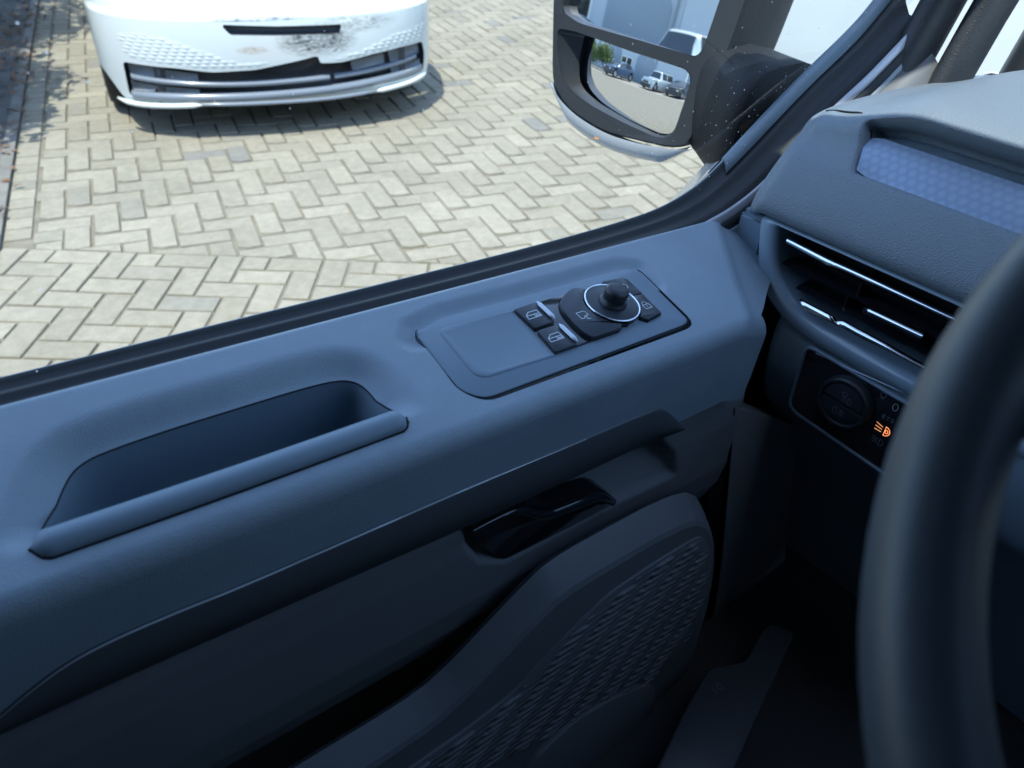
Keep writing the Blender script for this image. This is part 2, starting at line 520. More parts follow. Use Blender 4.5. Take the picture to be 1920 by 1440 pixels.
def seg_dist(px, py, poly, closed=True):
    """distance to a polyline and inside flag."""
    p = np.asarray(poly, float)
    q = np.roll(p, -1, 0) if closed else p[1:]
    a = p if closed else p[:-1]
    d = np.full(px.shape, 1e9); ins = np.zeros(px.shape, bool)
    for (x0, y0), (x1, y1) in zip(a, q):
        ex, ey = x1 - x0, y1 - y0
        t = np.clip(((px - x0) * ex + (py - y0) * ey) / (ex * ex + ey * ey + 1e-18), 0, 1)
        d = np.minimum(d, np.hypot(px - x0 - t * ex, py - y0 - t * ey))
        if closed:
            c = (y0 > py) != (y1 > py)
            with np.errstate(divide='ignore', invalid='ignore'):
                ins ^= c & (px < (x1 - x0) * (py - y0) / (y1 - y0 + 1e-18) + x0)
    return np.where(ins, -d, d) if closed else d

def sstep(x, a, b):
    t = np.clip((x - a) / (b - a), 0, 1)
    return t * t * (3 - 2 * t)

def nearest(px, py, poly):
    p = np.asarray(poly, float); q = np.roll(p, -1, 0)
    d = np.full(px.shape, 1e9); nx = px.copy(); ny = py.copy()
    for (x0, y0), (x1, y1) in zip(p, q):
        ex, ey = x1 - x0, y1 - y0
        t = np.clip(((px - x0) * ex + (py - y0) * ey) / (ex * ex + ey * ey + 1e-18), 0, 1)
        cx, cy = x0 + t * ex, y0 + t * ey
        dd = np.hypot(px - cx, py - cy); k = dd < d
        d = np.where(k, dd, d); nx = np.where(k, cx, nx); ny = np.where(k, cy, ny)
    return nx, ny

def cut_hole(U, V, poly):
    """snap grid parameters to a hole outline; returns new parameters and the faces to keep."""
    d = seg_dist(U, V, poly)
    dm = np.stack([d[:-1, :-1], d[1:, :-1], d[:-1, 1:], d[1:, 1:]])
    keep = (dm > 0).any(0)
    nx, ny = nearest(U, V, poly)
    ins = d < 0
    return np.where(ins, nx, U), np.where(ins, ny, V), keep

# ================================================================== SETTING
ES = np.array((0.96847, -0.24912)); ET = np.array((-0.24912, -0.96847))     # yard axes: along the car's nose / towards the van
def yard(s, a):                         # a = distance away from the van
    return np.array((s * ES[0] - a * ET[0], s * ES[1] - a * ET[1]))

g = mesh('ground', [(-150, -150, -0.03), (150, -150, -0.03), (150, 150, -0.03), (-150, 150, -0.03)], [(0, 1, 2, 3)], 'asphalt', smooth=False)
tag(g, 'pale grey yard surface reaching to the warehouse', 'ground', kind='structure')

pave = mesh('pavement', [(-14, -6, -0.0085), (16, -6, -0.0085), (16, 18, -0.0085), (-14, 18, -0.0085)], [(0, 1, 2, 3)], 'sand', smooth=False)
tag(pave, 'herringbone block pavement of buff concrete stones', 'pavement', kind='structure')

U_ = 0.105
O_FAR = np.array((0.79725, 3.99283)); F_S = ES * U_; F_T = ET * U_
ang = R(-37.4)
N_S = np.array((math.cos(ang), math.sin(ang))) * U_; N_T = np.array((math.sin(ang), -math.cos(ang))) * U_
O_NEAR = np.array((0.3853, 3.1118))
SEAM_P = O_NEAR - N_T; SEAM_N = N_T / U_                 # near field lies on the positive side

def clip(poly, p0, n, sign):
    out = []
    for i in range(len(poly)):
        a, b = poly[i], poly[(i + 1) % len(poly)]
        da, db = sign * np.dot(a - p0, n), sign * np.dot(b - p0, n)
        if da >= 0: out.append(a)
        if da * db < 0: out.append(a + (b - a) * da / (da - db))
    return out

def poly_area(p):
    p = np.array(p)
    return abs(0.5 * np.sum(p[:, 0] * np.roll(p[:, 1], -1) - np.roll(p[:, 0], -1) * p[:, 1]))

GAP = 0.0042
bricks = []                                              # (corner polygon, cut?)
L_P = yard(-0.545, 0); L_N = ES                          # left edge of the far field
def add_field(o, s, t, sign, rng_):
    for i in range(-rng_, rng_):
        for j in range(-rng_, rng_):
            for (bs, bt, ws, wt) in ((0, 2, 2, 1), (2, 2, 1, 2)):
                s0 = bs - i + 2 * j; t0 = bt + i + 2 * j
                c = o + s * (s0 + ws / 2) + t * (t0 + wt / 2)
                if not (-2.5 < c[0] < 9.5 and 0.6 < c[1] < 13): continue
                if sign * np.dot(c - SEAM_P, SEAM_N) < -0.2: continue
                k = GAP / U_ + 0.01
                jx, jy = rng.normal(0, 0.007, 2)
                s0j, t0j = s0 + jx, t0 + jy
                p = [o + s * a + t * b for a, b in ((s0j + k, t0j + k), (s0j + ws - k, t0j + k), (s0j + ws - k, t0j + wt - k), (s0j + k, t0j + wt - k))]
                full = poly_area(p)
                p = clip(p, SEAM_P + SEAM_N * sign * GAP, SEAM_N, sign)
                if len(p) >= 3 and sign < 0: p = clip(p, L_P, L_N, 1)
                if len(p) < 3 or poly_area(p) < 0.0006: continue
                bricks.append((p, poly_area(p) < full * 0.97))
add_field(O_FAR, F_S, F_T, -1, 90)
add_field(O_NEAR, N_S, N_T, 1, 60)
for k in range(-24, 80):                                 # edge course along the shaded ground
    a0 = 1.6 + k * U_ * 1.0
    p = [yard(s, a) for s, a in ((-0.652, a0 + 0.004), (-0.552, a0 + 0.004), (-0.552, a0 + U_ - 0.004), (-0.652, a0 + U_ - 0.004))]
    if clip(p, SEAM_P, SEAM_N, -1) and np.dot(np.mean(p, 0) - SEAM_P, SEAM_N) < -0.03:
        bricks.append((p, True))

def brick_geo(p, z):
    p = np.array(p); c = p.mean(0); n = len(p)
    if np.cross(p[1] - p[0], p[2] - p[1]) < 0: p = p[::-1]
    q = offset(p, 0.0045)
    q2 = offset(p, 0.0018)
    V = [(x - c[0], y - c[1], -0.02) for x, y in p] + [(x - c[0], y - c[1], z - 0.006) for x, y in p] + [(x - c[0], y - c[1], z - 0.0016) for x, y in q2] + [(x - c[0], y - c[1], z) for x, y in q]
    F = []
    for k in range(3):
        for i in range(n):
            j = (i + 1) % n
            F.append((k * n + i, k * n + j, (k + 1) * n + j, (k + 1) * n + i))
    F.append(tuple(range(3 * n, 4 * n)))
    return c, V, F

def in_view(c):
    x, y = c
    return y > 2.42 - 0.13 * x and -0.02 < x / y < 1.25 and not (x / y > 0.62 and y > 4.1 - 1.0 * (x / y - 0.62))
order = sorted(range(len(bricks)), key=lambda i: (not in_view(np.mean(bricks[i][0], 0)), np.linalg.norm(np.mean(bricks[i][0], 0))))
shared = {}
fv = []; ff = []
for rank, i in enumerate(order):
    p, cut = bricks[i]
    z = rng.normal(0, 0.0013)
    tilt = rng.normal(0, 0.005, 2)
    if rank < 300:
        c, V, F = brick_geo(p, 0.0)
        d = np.array(p[1]) - np.array(p[0])
        key = None if cut else (round(float(d[0]), 2), round(float(d[1]), 2), round(float(np.linalg.norm(d)), 2))
        if key in shared:
            o = bpy.data.objects.new('paver', shared[key]); link(o, pave)
        else:
            o = mesh('paver', V, F, 'paver', pave, smooth=False)
            if key: shared[key] = o.data
        o.location = (c[0], c[1], z)
        o.rotation_euler = (tilt[0], tilt[1], 0)
    else:
        c, V, F = brick_geo(p, z)
        b = len(fv)
        fv += [(v[0] + c[0], v[1] + c[1], v[2] + tilt[0] * v[0]) for v in V]; ff += [tuple(b + k for k in f) for f in F]
pf = mesh('paver_field', fv, ff, 'paver_many', pave, smooth=False); pf['kind'] = 'stuff'

# shaded ground at the left: concrete edging, dark sheet, litter, hedge
bed = mesh('shaded_ground_sheet', [(*yard(-0.70, 2.4), 0.004), (*yard(-0.70, 11), 0.004), (*yard(-2.6, 11), 0.03), (*yard(-2.6, 2.4), 0.03)], [(0, 1, 2, 3)], 'dark_ground', smooth=False)
tag(bed, 'dark grey sheet for the shaded paving under the hedge', 'soil bed', kind='structure')
kb = thing('edging_kerb', 'narrow concrete edging between paving and the shaded ground', 'kerb')
for k in range(9):
    a0 = 2.4 + k * 1.0
    p = [yard(s, a) for s, a in ((-0.715, a0 + 0.003), (-0.66, a0 + 0.003), (-0.66, a0 + 0.997), (-0.715, a0 + 0.997))]
    n = 4
    V = [(x, y, -0.02) for x, y in p] + [(x, y, 0.012) for x, y in p]
    mesh('edging_stone', V, [(0, 1, 5, 4), (1, 2, 6, 5), (2, 3, 7, 6), (3, 0, 4, 7), (4, 5, 6, 7)], 'kerb', kb, smooth=False)

def leaves(name, pts, size, m, parent=None, flat=False):
    V = []; F = []
    for p in pts:
        s = size * random.uniform(0.6, 1.4)
        if flat: nrm = Vector((random.gauss(0, .25), random.gauss(0, .25), 1)).normalized()
        else: nrm = Vector((random.gauss(0, 1), random.gauss(0, 1), random.gauss(0.4, 1))).normalized()
        u = nrm.orthogonal().normalized(); u.rotate(Matrix.Rotation(random.uniform(0, 6.28), 3, nrm)); v = nrm.cross(u)
        b = len(V); p = Vector(p)
        for a, c, h in ((-1, 0, 0), (-.35, .42, .1), (.45, .36, .08), (1, 0, -.1), (.45, -.36, .08), (-.35, -.42, .1)):
            V.append(p + u * (a * s) + v * (c * s) + nrm * (h * s))
        F.append((b, b + 1, b + 2, b + 3)); F.append((b, b + 3, b + 4, b + 5))
    return mesh(name, V, F, m, parent, smooth=False)

def hedge(name, label, cat, loc_fn, dims, n, size, m, twigs=14, group=None):
    """dims: along, depth, height; loc_fn maps (along, depth) to the ground."""
    base = loc_fn(dims[0] / 2, dims[1] / 2)
    h = thing(name, label, cat, (base[0], base[1], 0), group=group)
    pts = []
    lump = [(random.uniform(0, dims[0]), random.uniform(.2, .8) * dims[1], random.uniform(.35, .9) * dims[2], random.uniform(.25, .5) * min(dims[1], dims[2])) for _ in range(int(14 + dims[0] * 5))]
    while len(pts) < n:
        a, d, z, r = random.choice(lump)
        v = Vector((random.gauss(0, 1), random.gauss(0, 1), random.gauss(0, 1))).normalized() * r * random.uniform(.6, 1.08)
        aa, dd, zz = a + v.x, d + v.y * .8, z + v.z
        if not (-.15 < dd < dims[1] + .15) or zz < 0.03: continue
        q = loc_fn(aa, dd); pts.append((q[0] - base[0], q[1] - base[1], zz))
    leaves('foliage', pts, size, m, h)
    for _ in range(twigs):
        a = random.uniform(0, dims[0]); d = random.uniform(.3, .7) * dims[1]
        q = loc_fn(a, d); z1 = random.uniform(.5, .8) * dims[2]
        q2 = loc_fn(a + random.gauss(0, .15), d + random.gauss(0, .1))
        tube('stem', [(q[0] - base[0], q[1] - base[1], -0.01), ((q[0] + q2[0]) / 2 - base[0] + .02, (q[1] + q2[1]) / 2 - base[1], z1 * .5), (q2[0] - base[0], q2[1] - base[1], z1)], [.018, .013, .006], 'bark', h, n=5)
    return h
hedge('clipped_hedge', 'green hedge left of the parked white car, shading the edge', 'hedge',
      lambda a, d: yard(-0.80 - d, 4.3 + a), (6.5, 1.0, 2.3), 18000, 0.045, 'leaf', 26)
lp = []
for _ in range(420):
    a = random.uniform(3.4, 10); s = -0.62 - abs(random.gauss(0, .22))
    if random.random() < .5: a = random.gauss(6.6, .8); s = random.gauss(-.78, .1)
    q = yard(s, a); lp.append((q[0], q[1], 0.014 + random.random() * .012))
ll = leaves('leaf_litter', lp, 0.020, 'dry_leaf', flat=True)
tag(ll, 'dry brown leaves scattered along the shaded edging', 'leaves', kind='stuff')

# ================================================================== CARS
def lathe(prof, n=32):
    """profile (radius, axial) turned about the local x axis."""
    V = []; F = []
    L = len(prof)
    for k in range(n):
        t = 2 * math.pi * k / n
        for r, x in prof: V.append((x, r * math.cos(t), r * math.sin(t)))
    for k in range(n):
        k2 = (k + 1) % n
        for i in range(L - 1): F.append((k * L + i, k * L + i + 1, k2 * L + i + 1, k2 * L + i))
    return V, F

def add_wheels(root, W, ts, rad=0.34):
    for t in ts:
        for sd in (-1, 1):
            prof = [(rad * .62, .10), (rad * .93, .11), (rad * .99, .085), (rad, .04), (rad, -.04), (rad * .99, -.085), (rad * .93, -.11), (rad * .62, -.10)]
            V, F = lathe(prof, 36)
            w = mesh('wheel', V, F, 'tyre', root)
            w.location = (sd * (W / 2 - .115), t, rad)
            V, F = lathe([(0.001, .075), (rad * .18, .08), (rad * .22, .055), (rad * .55, .065), (rad * .64, .10), (rad * .64, -.09)], 30)
            r = mesh('rim', [(x * sd, y, z) for x, y, z in V], F, 'rim', w)

def upper_body(root, prof, W, belt, zones, paint, t_front):
    """body shell lofted from sections across the car; glazing is cut out of it as separate parts.
    prof: top outline (t, z); zones: (windscreen t0,t1), (side t0,t1), (rear t0,t1)."""
    pr = np.array(prof); ts = np.unique(np.r_[np.linspace(pr[0, 0], pr[-1, 0], 60), pr[:, 0]])
    rows = []
    for t in ts:
        zt = np.interp(t, pr[:, 0], pr[:, 1])
        end = min(1.0, (pr[-1, 0] - t) / .35 * .25 + .75) * (1 - (1 - min(1.0, (t - pr[0, 0] + .012) / .60)) ** 2.6) ** (1 / 2.6)
        hw = W / 2 * end
        sh = min(belt, zt - .05)
        up = max(0.0, min(1.0, (zt - belt) / .5))
        roof = hw * (1 - .26 * up)
        half = [(hw * .97, .24), (hw, .36), (hw, .55), (hw, sh * .86), (hw * .985, sh)]
        n_up = 6
        for k in range(1, n_up):
            f = k / n_up; half.append((hw * .985 + (roof - hw * .985) * f, sh + (zt - .045 - sh) * f))
        half += [(roof, zt - .045), (roof * .93, zt - .014), (roof * .75, zt), (roof * .4, zt + .012), (0, zt + .016)]
        rows.append([(x, t, z) for x, z in half] + [(-x, t, z) for x, z in half[-2::-1]])
    P = np.array(rows); nt_, nj = P.shape[:2]
    kind = np.zeros((nt_ - 1, nj - 1), int)
    for i in range(nt_ - 1):
        tm = (ts[i] + ts[i + 1]) / 2
        for j in range(nj - 1):
            jj = j if j < nj // 2 else nj - 2 - j
            zc = P[i:i + 2, j:j + 2, 2].mean()
            if zones.get('nose') and tm < zones['nose'] and jj < 4: kind[i, j] = 9
            elif zones['ws'][0] < tm < zones['ws'][1] and jj >= 11: kind[i, j] = 1
            elif zones['rear'][0] < tm < zones['rear'][1] and jj >= 11: kind[i, j] = 2
            elif any(a < tm < b for a, b in zones['side']) and 5 <= jj <= 9: kind[i, j] = 3 if j < nj // 2 else 4
            elif any(abs(tm - wt) < .40 and zc < .36 + math.sqrt(max(0, .16 - (tm - wt) ** 2)) and jj < 4 for wt in zones['wheels']): kind[i, j] = 9
    grid('body_shell', P, paint, root, kind == 0)
    for k, nm in ((1, 'windscreen'), (2, 'rear_window'), (3, 'side_window'), (4, 'side_window')):
        if (kind == k).any(): grid(nm, P, 'car_glass', root, kind == k)
    if True:
        end = P[-1]; mesh('tailgate', end, [tuple(range(nj))], paint, root)
    box('underbody', (-W / 2 * .72, pr[0, 0] - .06, .175), (W / 2 * .72, pr[-1, 0] - .1, .42), 'car_dark', root)

HATCH = [(0.20, .785), (.32, .845), (.55, .90), (1.0, .99), (1.15, 1.03), (1.5, 1.24), (1.95, 1.47), (2.4, 1.55), (3.0, 1.54), (3.6, 1.46), (3.95, 1.30), (4.15, 1.05), (4.24, .8), (4.26, .6)]
JEEP = [(0.05, .80), (.12, .98), (1.2, 1.06), (1.35, 1.10), (1.6, 1.70), (1.75, 1.78), (3.9, 1.76), (4.05, 1.70), (4.1, .9), (4.12, .6)]
VAN = [(0.08, .78), (.2, .95), (.75, 1.12), (.95, 1.22), (1.5, 1.78), (1.9, 1.95), (2.4, 1.98), (4.7, 1.97), (4.85, 1.92), (4.95, 1.0), (4.97, .6)]
ZH = dict(nose=.62, ws=(1.12, 1.95), rear=(3.65, 4.12), side=((1.45, 2.35), (2.45, 3.5)), wheels=(.86, 3.58))
ZJ = dict(ws=(1.36, 1.6), rear=(3.95, 4.08), side=((1.75, 2.6), (2.7, 3.8)), wheels=(.75, 3.3))
ZV = dict(ws=(.97, 1.6), rear=(4.86, 4.93), side=((1.35, 2.2),), wheels=(.95, 4.0))

# --- the white electric hatchback facing the van, its bumper detailed
SC_, A_ = 0.70, 4.26
p0 = yard(SC_, A_)
car = thing('parked_car', 'white hatchback parked nose-on across the paving, scuffed front bumper', 'car', (p0[0], p0[1], 0), math.atan2(ES[1], ES[0]))
def plan(s):
    q = np.clip(np.abs(s) / .905, 0, .9999)
    return .6 * (1 - (1 - q ** 2.6) ** (1 / 2.6))
def prof_t(z):
    z = np.asarray(z, float)
    p = .022 * ((z - .43) / .2) ** 2
    p = np.where(z < .20, p + .05 * ((.20 - z) / .05) ** 2, p)
    p = np.where(z > .585, p + .05 * sstep(z, .585, .61) + (z - .585) * .35, p)
    return p
phi = np.linspace(-math.pi / 2, math.pi / 2, 300)
cp = np.sign(np.sin(phi)) * np.abs(np.sin(phi)) ** (2 / 2.6)
S_ = np.repeat((.905 * cp)[:, None], 150, 1)
Tb = np.repeat((.6 * (1 - np.abs(np.cos(phi)) ** (2 / 2.6)))[:, None], 150, 1)
zlo = .158 + .15 * sstep(np.abs(S_[:, 0]), .78, .905)
Z_ = zlo[:, None] + (.80 - zlo)[:, None] * np.linspace(0, 1, 150)[None]
open_ = rounded([(-0.7822, 0.3756), (-0.5476, 0.3662), (-0.3799, 0.3466), (-0.1752, 0.3521), (0.0421, 0.3839), (0.1458, 0.4035), (0.1502, 0.3636), (0.2638, 0.3602), (0.4463, 0.3854), (0.6126, 0.3981), (0.7758, 0.3936), (0.7988, 0.3202), (0.7903, 0.2261), (0.7207, 0.2242), (0.4353, 0.2145), (0.1337, 0.1991), (-0.1441, 0.1958), (-0.4048, 0.2001), (-0.6528, 0.1992), (-0.7553, 0.1937), (-0.7876, 0.2107)], 0.018, 4)
slot = np.array([(-0.3109, 0.5667), (-0.0438, 0.5510), (0.2825, 0.5444), (0.2675, 0.5019), (-0.0493, 0.5090), (-0.2718, 0.5198)])
tex1 = np.array([(-0.7900, 0.5056), (-0.6915, 0.5248), (-0.5898, 0.5130), (-0.4341, 0.4580), (-0.2471, 0.3888), (-0.0640, 0.3953), (0.0453, 0.4123), (-0.1741, 0.3598), (-0.3782, 0.3568), (-0.5457, 0.3764), (-0.7634, 0.3970)])
tex2 = np.array([(0.1855, 0.3797), (0.3867, 0.4160), (0.5815, 0.4736), (0.7992, 0.4906), (0.8069, 0.3981), (0.5783, 0.4090), (0.4154, 0.3888), (0.2645, 0.3682)])
Z0 = Z_.copy(); S0 = S_.copy()
front = np.abs(S_) < .88
S2, Z2, keep = cut_hole(S_, Z_, open_)
S3, Z3, keep2 = cut_hole(S2, Z2, slot)
keep &= keep2
dS = S3 - S0
h = np.zeros_like(S_)
for tx in (tex1, tex2):
    d = seg_dist(S3, Z3, tx)
    m_ = sstep(-d, 0, .012)
    cell = np.abs(np.mod((S3 * 1.0 + Z3 * .55) / .042 + np.floor(Z3 / .0175) * .5, 1) - .5) * 2
    rowz = np.abs(np.mod(Z3 / .0175, 1) - .5) * 2
    h += m_ * .0036 * np.clip(1.15 - np.maximum(cell, rowz) ** 2 * 1.6, 0, 1)
plan3 = np.where(np.abs(dS) > 1e-6, plan(S3), Tb)
T3 = plan3 + prof_t(Z3) * (1 - .35 * (np.abs(S3) / .905) ** 2) - h
bump = grid('front_bumper', np.stack([S3, T3, Z3], -1), 'bumper', car, keep)
# inner walls of the two openings
def sleeve(name, poly, depth, m, lean=0.0):
    p = np.asarray(poly); t0 = plan(p[:, 0]) + prof_t(p[:, 1])
    c = p.mean(0)
    q = c + (p - c) * np.array([.985, .93])
    rows = [np.stack([p[:, 0], t0, p[:, 1]], 1), np.stack([p[:, 0] * .999, t0 + .012, p[:, 1] * .999 + c[1] * .001], 1), np.stack([q[:, 0], t0 + depth, q[:, 1]], 1)]
    V = np.concatenate(rows); n = len(p); F = []
    for k in range(2):
        for i in range(n):
            j = (i + 1) % n; F.append((k * n + i, k * n + j, (k + 1) * n + j, (k + 1) * n + i))
    b = len(V); V = np.concatenate([V, [[c[0], plan(np.array([0.0]))[0] + depth + .02, c[1]]]])
    for i in range(n): F.append((2 * n + i, 2 * n + (i + 1) % n, b))
    return mesh(name, V, F, m, car)
sleeve('grille_recess', open_, .055, 'car_dark')
sleeve('plate_slot', slot, .03, 'car_dark')
def bar(name, pts, half, m, proud, ends=(-.8, .8)):
    p = smoothline(pts, 70)
    prof = [(-half, .030), (-half * .9, .004), (0, -.002), (half * .7, .004), (half, .016), (half * .9, .035)]
    rows = []
    for s, z in p:
        t = float(plan(np.array([s]))[0]) + .014 + proud
        rows.append([(s, t + dt, z + dz) for dz, dt in prof])
    return grid(name, rows, m, car)
bar('grille_bar', [(-0.7610, 0.3005), (-0.6341, 0.2927), (-0.4408, 0.2826), (-0.1861, 0.2765), (0.0299, 0.2784), (0.1993, 0.2845)], .013, 'grille_grey', 0.0)
bar('grille_bar', [(0.2279, 0.2820), (0.4088, 0.2910), (0.5731, 0.3043), (0.7368, 0.3159)], .012, 'grille_grey', 0.01)
bar('grille_bar', [(-0.7762, 0.2080), (-0.6496, 0.2155), (-0.4021, 0.2161), (-0.1415, 0.2147), (0.1356, 0.2184), (0.4366, 0.2342), (0.7216, 0.2503), (0.7808, 0.2473)], .020, 'grille_grey', -0.004)
for pts in ([(-0.7618, 0.3619), (-0.6216, 0.3551), (-0.6315, 0.3058), (-0.7587, 0.3112)], [(-0.7663, 0.2761), (-0.6389, 0.2689), (-0.6698, 0.2348), (-0.7664, 0.2314)], [(-0.5990, 0.3488), (-0.4518, 0.3319), (-0.4543, 0.2905), (-0.6033, 0.3024)], [(-0.6106, 0.2656), (-0.4554, 0.2564), (-0.4600, 0.2300), (-0.6179, 0.2284)], [(0.5430, 0.3812), (0.7522, 0.3803), (0.7640, 0.3256), (0.5566, 0.3182)], [(0.5552, 0.2903), (0.7678, 0.2955), (0.7713, 0.2593), (0.5637, 0.2548)], [(0.3220, 0.3523), (0.5161, 0.3740), (0.5196, 0.3182), (0.3300, 0.3025)]):
    p = rounded(pts, .006, 3); n = len(p)
    t = plan(p[:, 0]) + .034
    mesh('grille_insert', np.concatenate([np.stack([p[:, 0], t, p[:, 1]], 1), np.stack([p[:, 0], t + .02, p[:, 1]], 1)]),
         [tuple(range(n))] + [(i, (i + 1) % n, n + (i + 1) % n, n + i) for i in range(n)], 'grille_mid', car)
# lower lip: white at both corners, grey in the middle
def lip(name, pts, m, r):
    p = smoothline(pts, 40)
    P3 = [(s, float(plan(np.array([s]))[0]) + .010, z) for s, z in p]
    return tube(name, P3, [r * min(1, .35 + 6 * min(k, 39 - k) / 39) for k in range(40)], m, car, n=10, flat=.8)
lip('bumper_lip', [(-0.8453, 0.1752), (-0.7802, 0.1668), (-0.6087, 0.1757), (-0.4580, 0.1846)], 'car_white', .017)
lip('bumper_lip', [(0.4529, 0.1863), (0.5675, 0.1908), (0.7197, 0.1979), (0.8120, 0.2087)], 'car_white', .016)
lip('lower_splitter', [(-0.4776, 0.1874), (-0.1995, 0.1830), (0.1314, 0.1770), (0.4726, 0.1892)], 'grille_grey', .013)
upper_body(car, HATCH, 1.81, .97, ZH, 'car_white', .1)
add_wheels(car, 1.81, (.82, 3.58))
for sd in (-1, 1):
    lamp = [(sd * .84, .735), (sd * .56, .745), (sd * .50, .765), (sd * .66, .785), (sd * .85, .79)]
    P3 = [(s, float(plan(np.array([s]))[0]) + float(prof_t(z)) * (1 - .35 * (s / .905) ** 2) - .006, z) for s, z in lamp]
    mesh('headlight', P3, [(0, 1, 2, 3, 4)], 'headlamp', car)

def simple_car(name, label, loc, rot, prof, W, belt, zones, paint, rad=.34, group=None):
    zones = dict(zones, nose=None)
    c = thing(name, label, 'car', (loc[0], loc[1], 0), rot, group)
    upper_body(c, prof, W, belt, zones, paint, 0)
    z0 = prof[0][1]
    hw = W / 2 * .8
    box('nose', (-hw, prof[0][0] - .04, .3), (hw, prof[0][0] + .15, z0 - .03), paint, c, .03)
    box('bumper_bar', (-hw * 1.03, prof[0][0] - .10, .34), (hw * 1.03, prof[0][0] + .05, .52), 'car_dark', c, .03)
    box('grille', (-hw * .55, prof[0][0] - .055, .55), (hw * .55, prof[0][0] - .03, z0 - .08), 'car_dark', c, .01)
    for sd in (-1, 1):
        box('headlight', (min(sd * hw * .62, sd * hw * .95), prof[0][0] - .06, .58), (max(sd * hw * .62, sd * hw * .95), prof[0][0] - .03, .72), 'headlamp', c, .01)
    add_wheels(c, W, zones['wheels'], rad)
    return c

# ================================================================== THE VAN'S DOOR
DSX = np.array((0.997418, 0, -0.071814)); DSB = np.array((-0.014894, -0.978257, -0.206862)); DSN = np.array((0.070253, -0.207398, 0.975731))
SH = Frame((0, .54, 1.157), DSX, DSB, DSN)          # shelf frame: along the door / inwards / up
van = thing('van', 'cab of the van seen from the driver seat: door, dashboard, steering wheel and mirror', 'van')
def part(name, loc, label=None):
    o = bpy.data.objects.new(name, None); link(o, van); o.location = loc; o.empty_display_size = .05
    if label: o['label'] = label
    return o
def own(o, base):
    """make a mesh a part of the van itself, keeping its place."""
    o.parent = van; o.location = tuple(base); return o
door = part('door', (0.25, .58, .45), 'slate grey driver door trim with storage pocket and decor strip')
DO = np.array((0.25, .58, .45))
def rel(o, base):
    """geometry was written in van coordinates: shift the mesh so it sits under its own thing."""
    o.data.transform(Matrix.Translation(-Vector(base)))
    return o

rim_c = smoothline([(-0.0106, 0.1119), (-0.0004, 0.0938), (0.0173, 0.0655), (0.0285, 0.0571), (0.0433, 0.0534), (0.0895, 0.0511), (0.1431, 0.0511), (0.1924, 0.0512), (0.2231, 0.0532), (0.2376, 0.0590), (0.2440, 0.0718), (0.2443, 0.0987), (0.2471, 0.1173)], 90, 3)
lipA, lipB = (-0.0175, .1213), (.2495, .1240)
hole = np.concatenate([rim_c, [(.2515, .1235), (.247, .1310), (.22, .1335), (.10, .1325), (.0, .1300), (-.015, .1265), (-.0195, .1210)]])
panel_out = rounded([(0.3143, 0.0343), (0.3492, 0.0263), (0.4314, 0.0286), (0.5795, 0.0301), (0.6023, 0.0379), (0.5939, 0.1288), (0.5818, 0.1332), (0.3218, 0.1339), (0.3067, 0.1163), (0.3097, 0.0411)], [.006, .006, .01, .012, .012, .008, .006, .012, .012, .006], 5)
panel_back = np.array([(0.3049, 0.0448), (0.3151, 0.0331), (0.3495, 0.0258), (0.4318, 0.0280), (0.5803, 0.0292), (0.6031, 0.0370), (0.5994, 0.0656)])

na, nw = 470, 110
sa = np.linspace(0, 1, na)[:, None] * np.ones((1, nw))
W1, RAD, DROP = .142, .018, .087
ww = np.linspace(-.007, W1 + RAD * R(80) + DROP, nw)
Wg = np.ones((na, 1)) * ww[None]
bflat = np.minimum(Wg, W1)
a_end = 1.0 - 2.1 * bflat
A_g = -.30 + sa * (a_end + .30)
B_g = Wg.copy()
A2, B2, keep = cut_hole(A_g, B_g, hole)
A2, B2, keep_p = cut_hole(A2, B2, panel_out)
keep &= keep_p
bE = W1 + .006 * np.clip(A2 / .56, 0, 1)
th = np.clip((B2 - W1) / RAD, 0, R(80))
drop = np.clip(B2 - W1 - RAD * R(80), 0, None)
b_l = np.minimum(B2, W1) + (bE - W1) * sstep(B2, .10, W1) + RAD * np.sin(th) + drop * math.cos(R(80))
n_l = -RAD * (1 - np.cos(th)) - drop * math.sin(R(80))
flatmask = 1 - sstep(B2, W1 - .004, W1 + .012)
# rolled edge at the window, soft dish round the pocket, step behind the switch panel, fold at the front end
n_l -= .003 * (1 - sstep(B2, -.007, -.001)) ** 2
d_r = seg_dist(A2, B2, rim_c, closed=False)
sidef = np.clip((.125 - B2) / .03, 0, 1)
n_l -= flatmask * .0135 * (1 - sstep(d_r, -.002, .032)) ** 1.25 * sstep(sidef, 0, 1)
d_p = seg_dist(A2, B2, panel_out)
d_b = seg_dist(A2, B2, panel_back, closed=False)
n_l -= flatmask * (.0058 * (1 - sstep(d_b, .001, .018)) * 1.0)
fold = np.clip(A2 - (.772 - .79 * np.minimum(B2, .16)), 0, None)
n_l -= fold * .27 * sstep(fold, 0, .03)
P = SH(np.stack([A2, b_l], -1), n_l)
rel(grid('door_trim', P, 'trim', door, keep), DO)

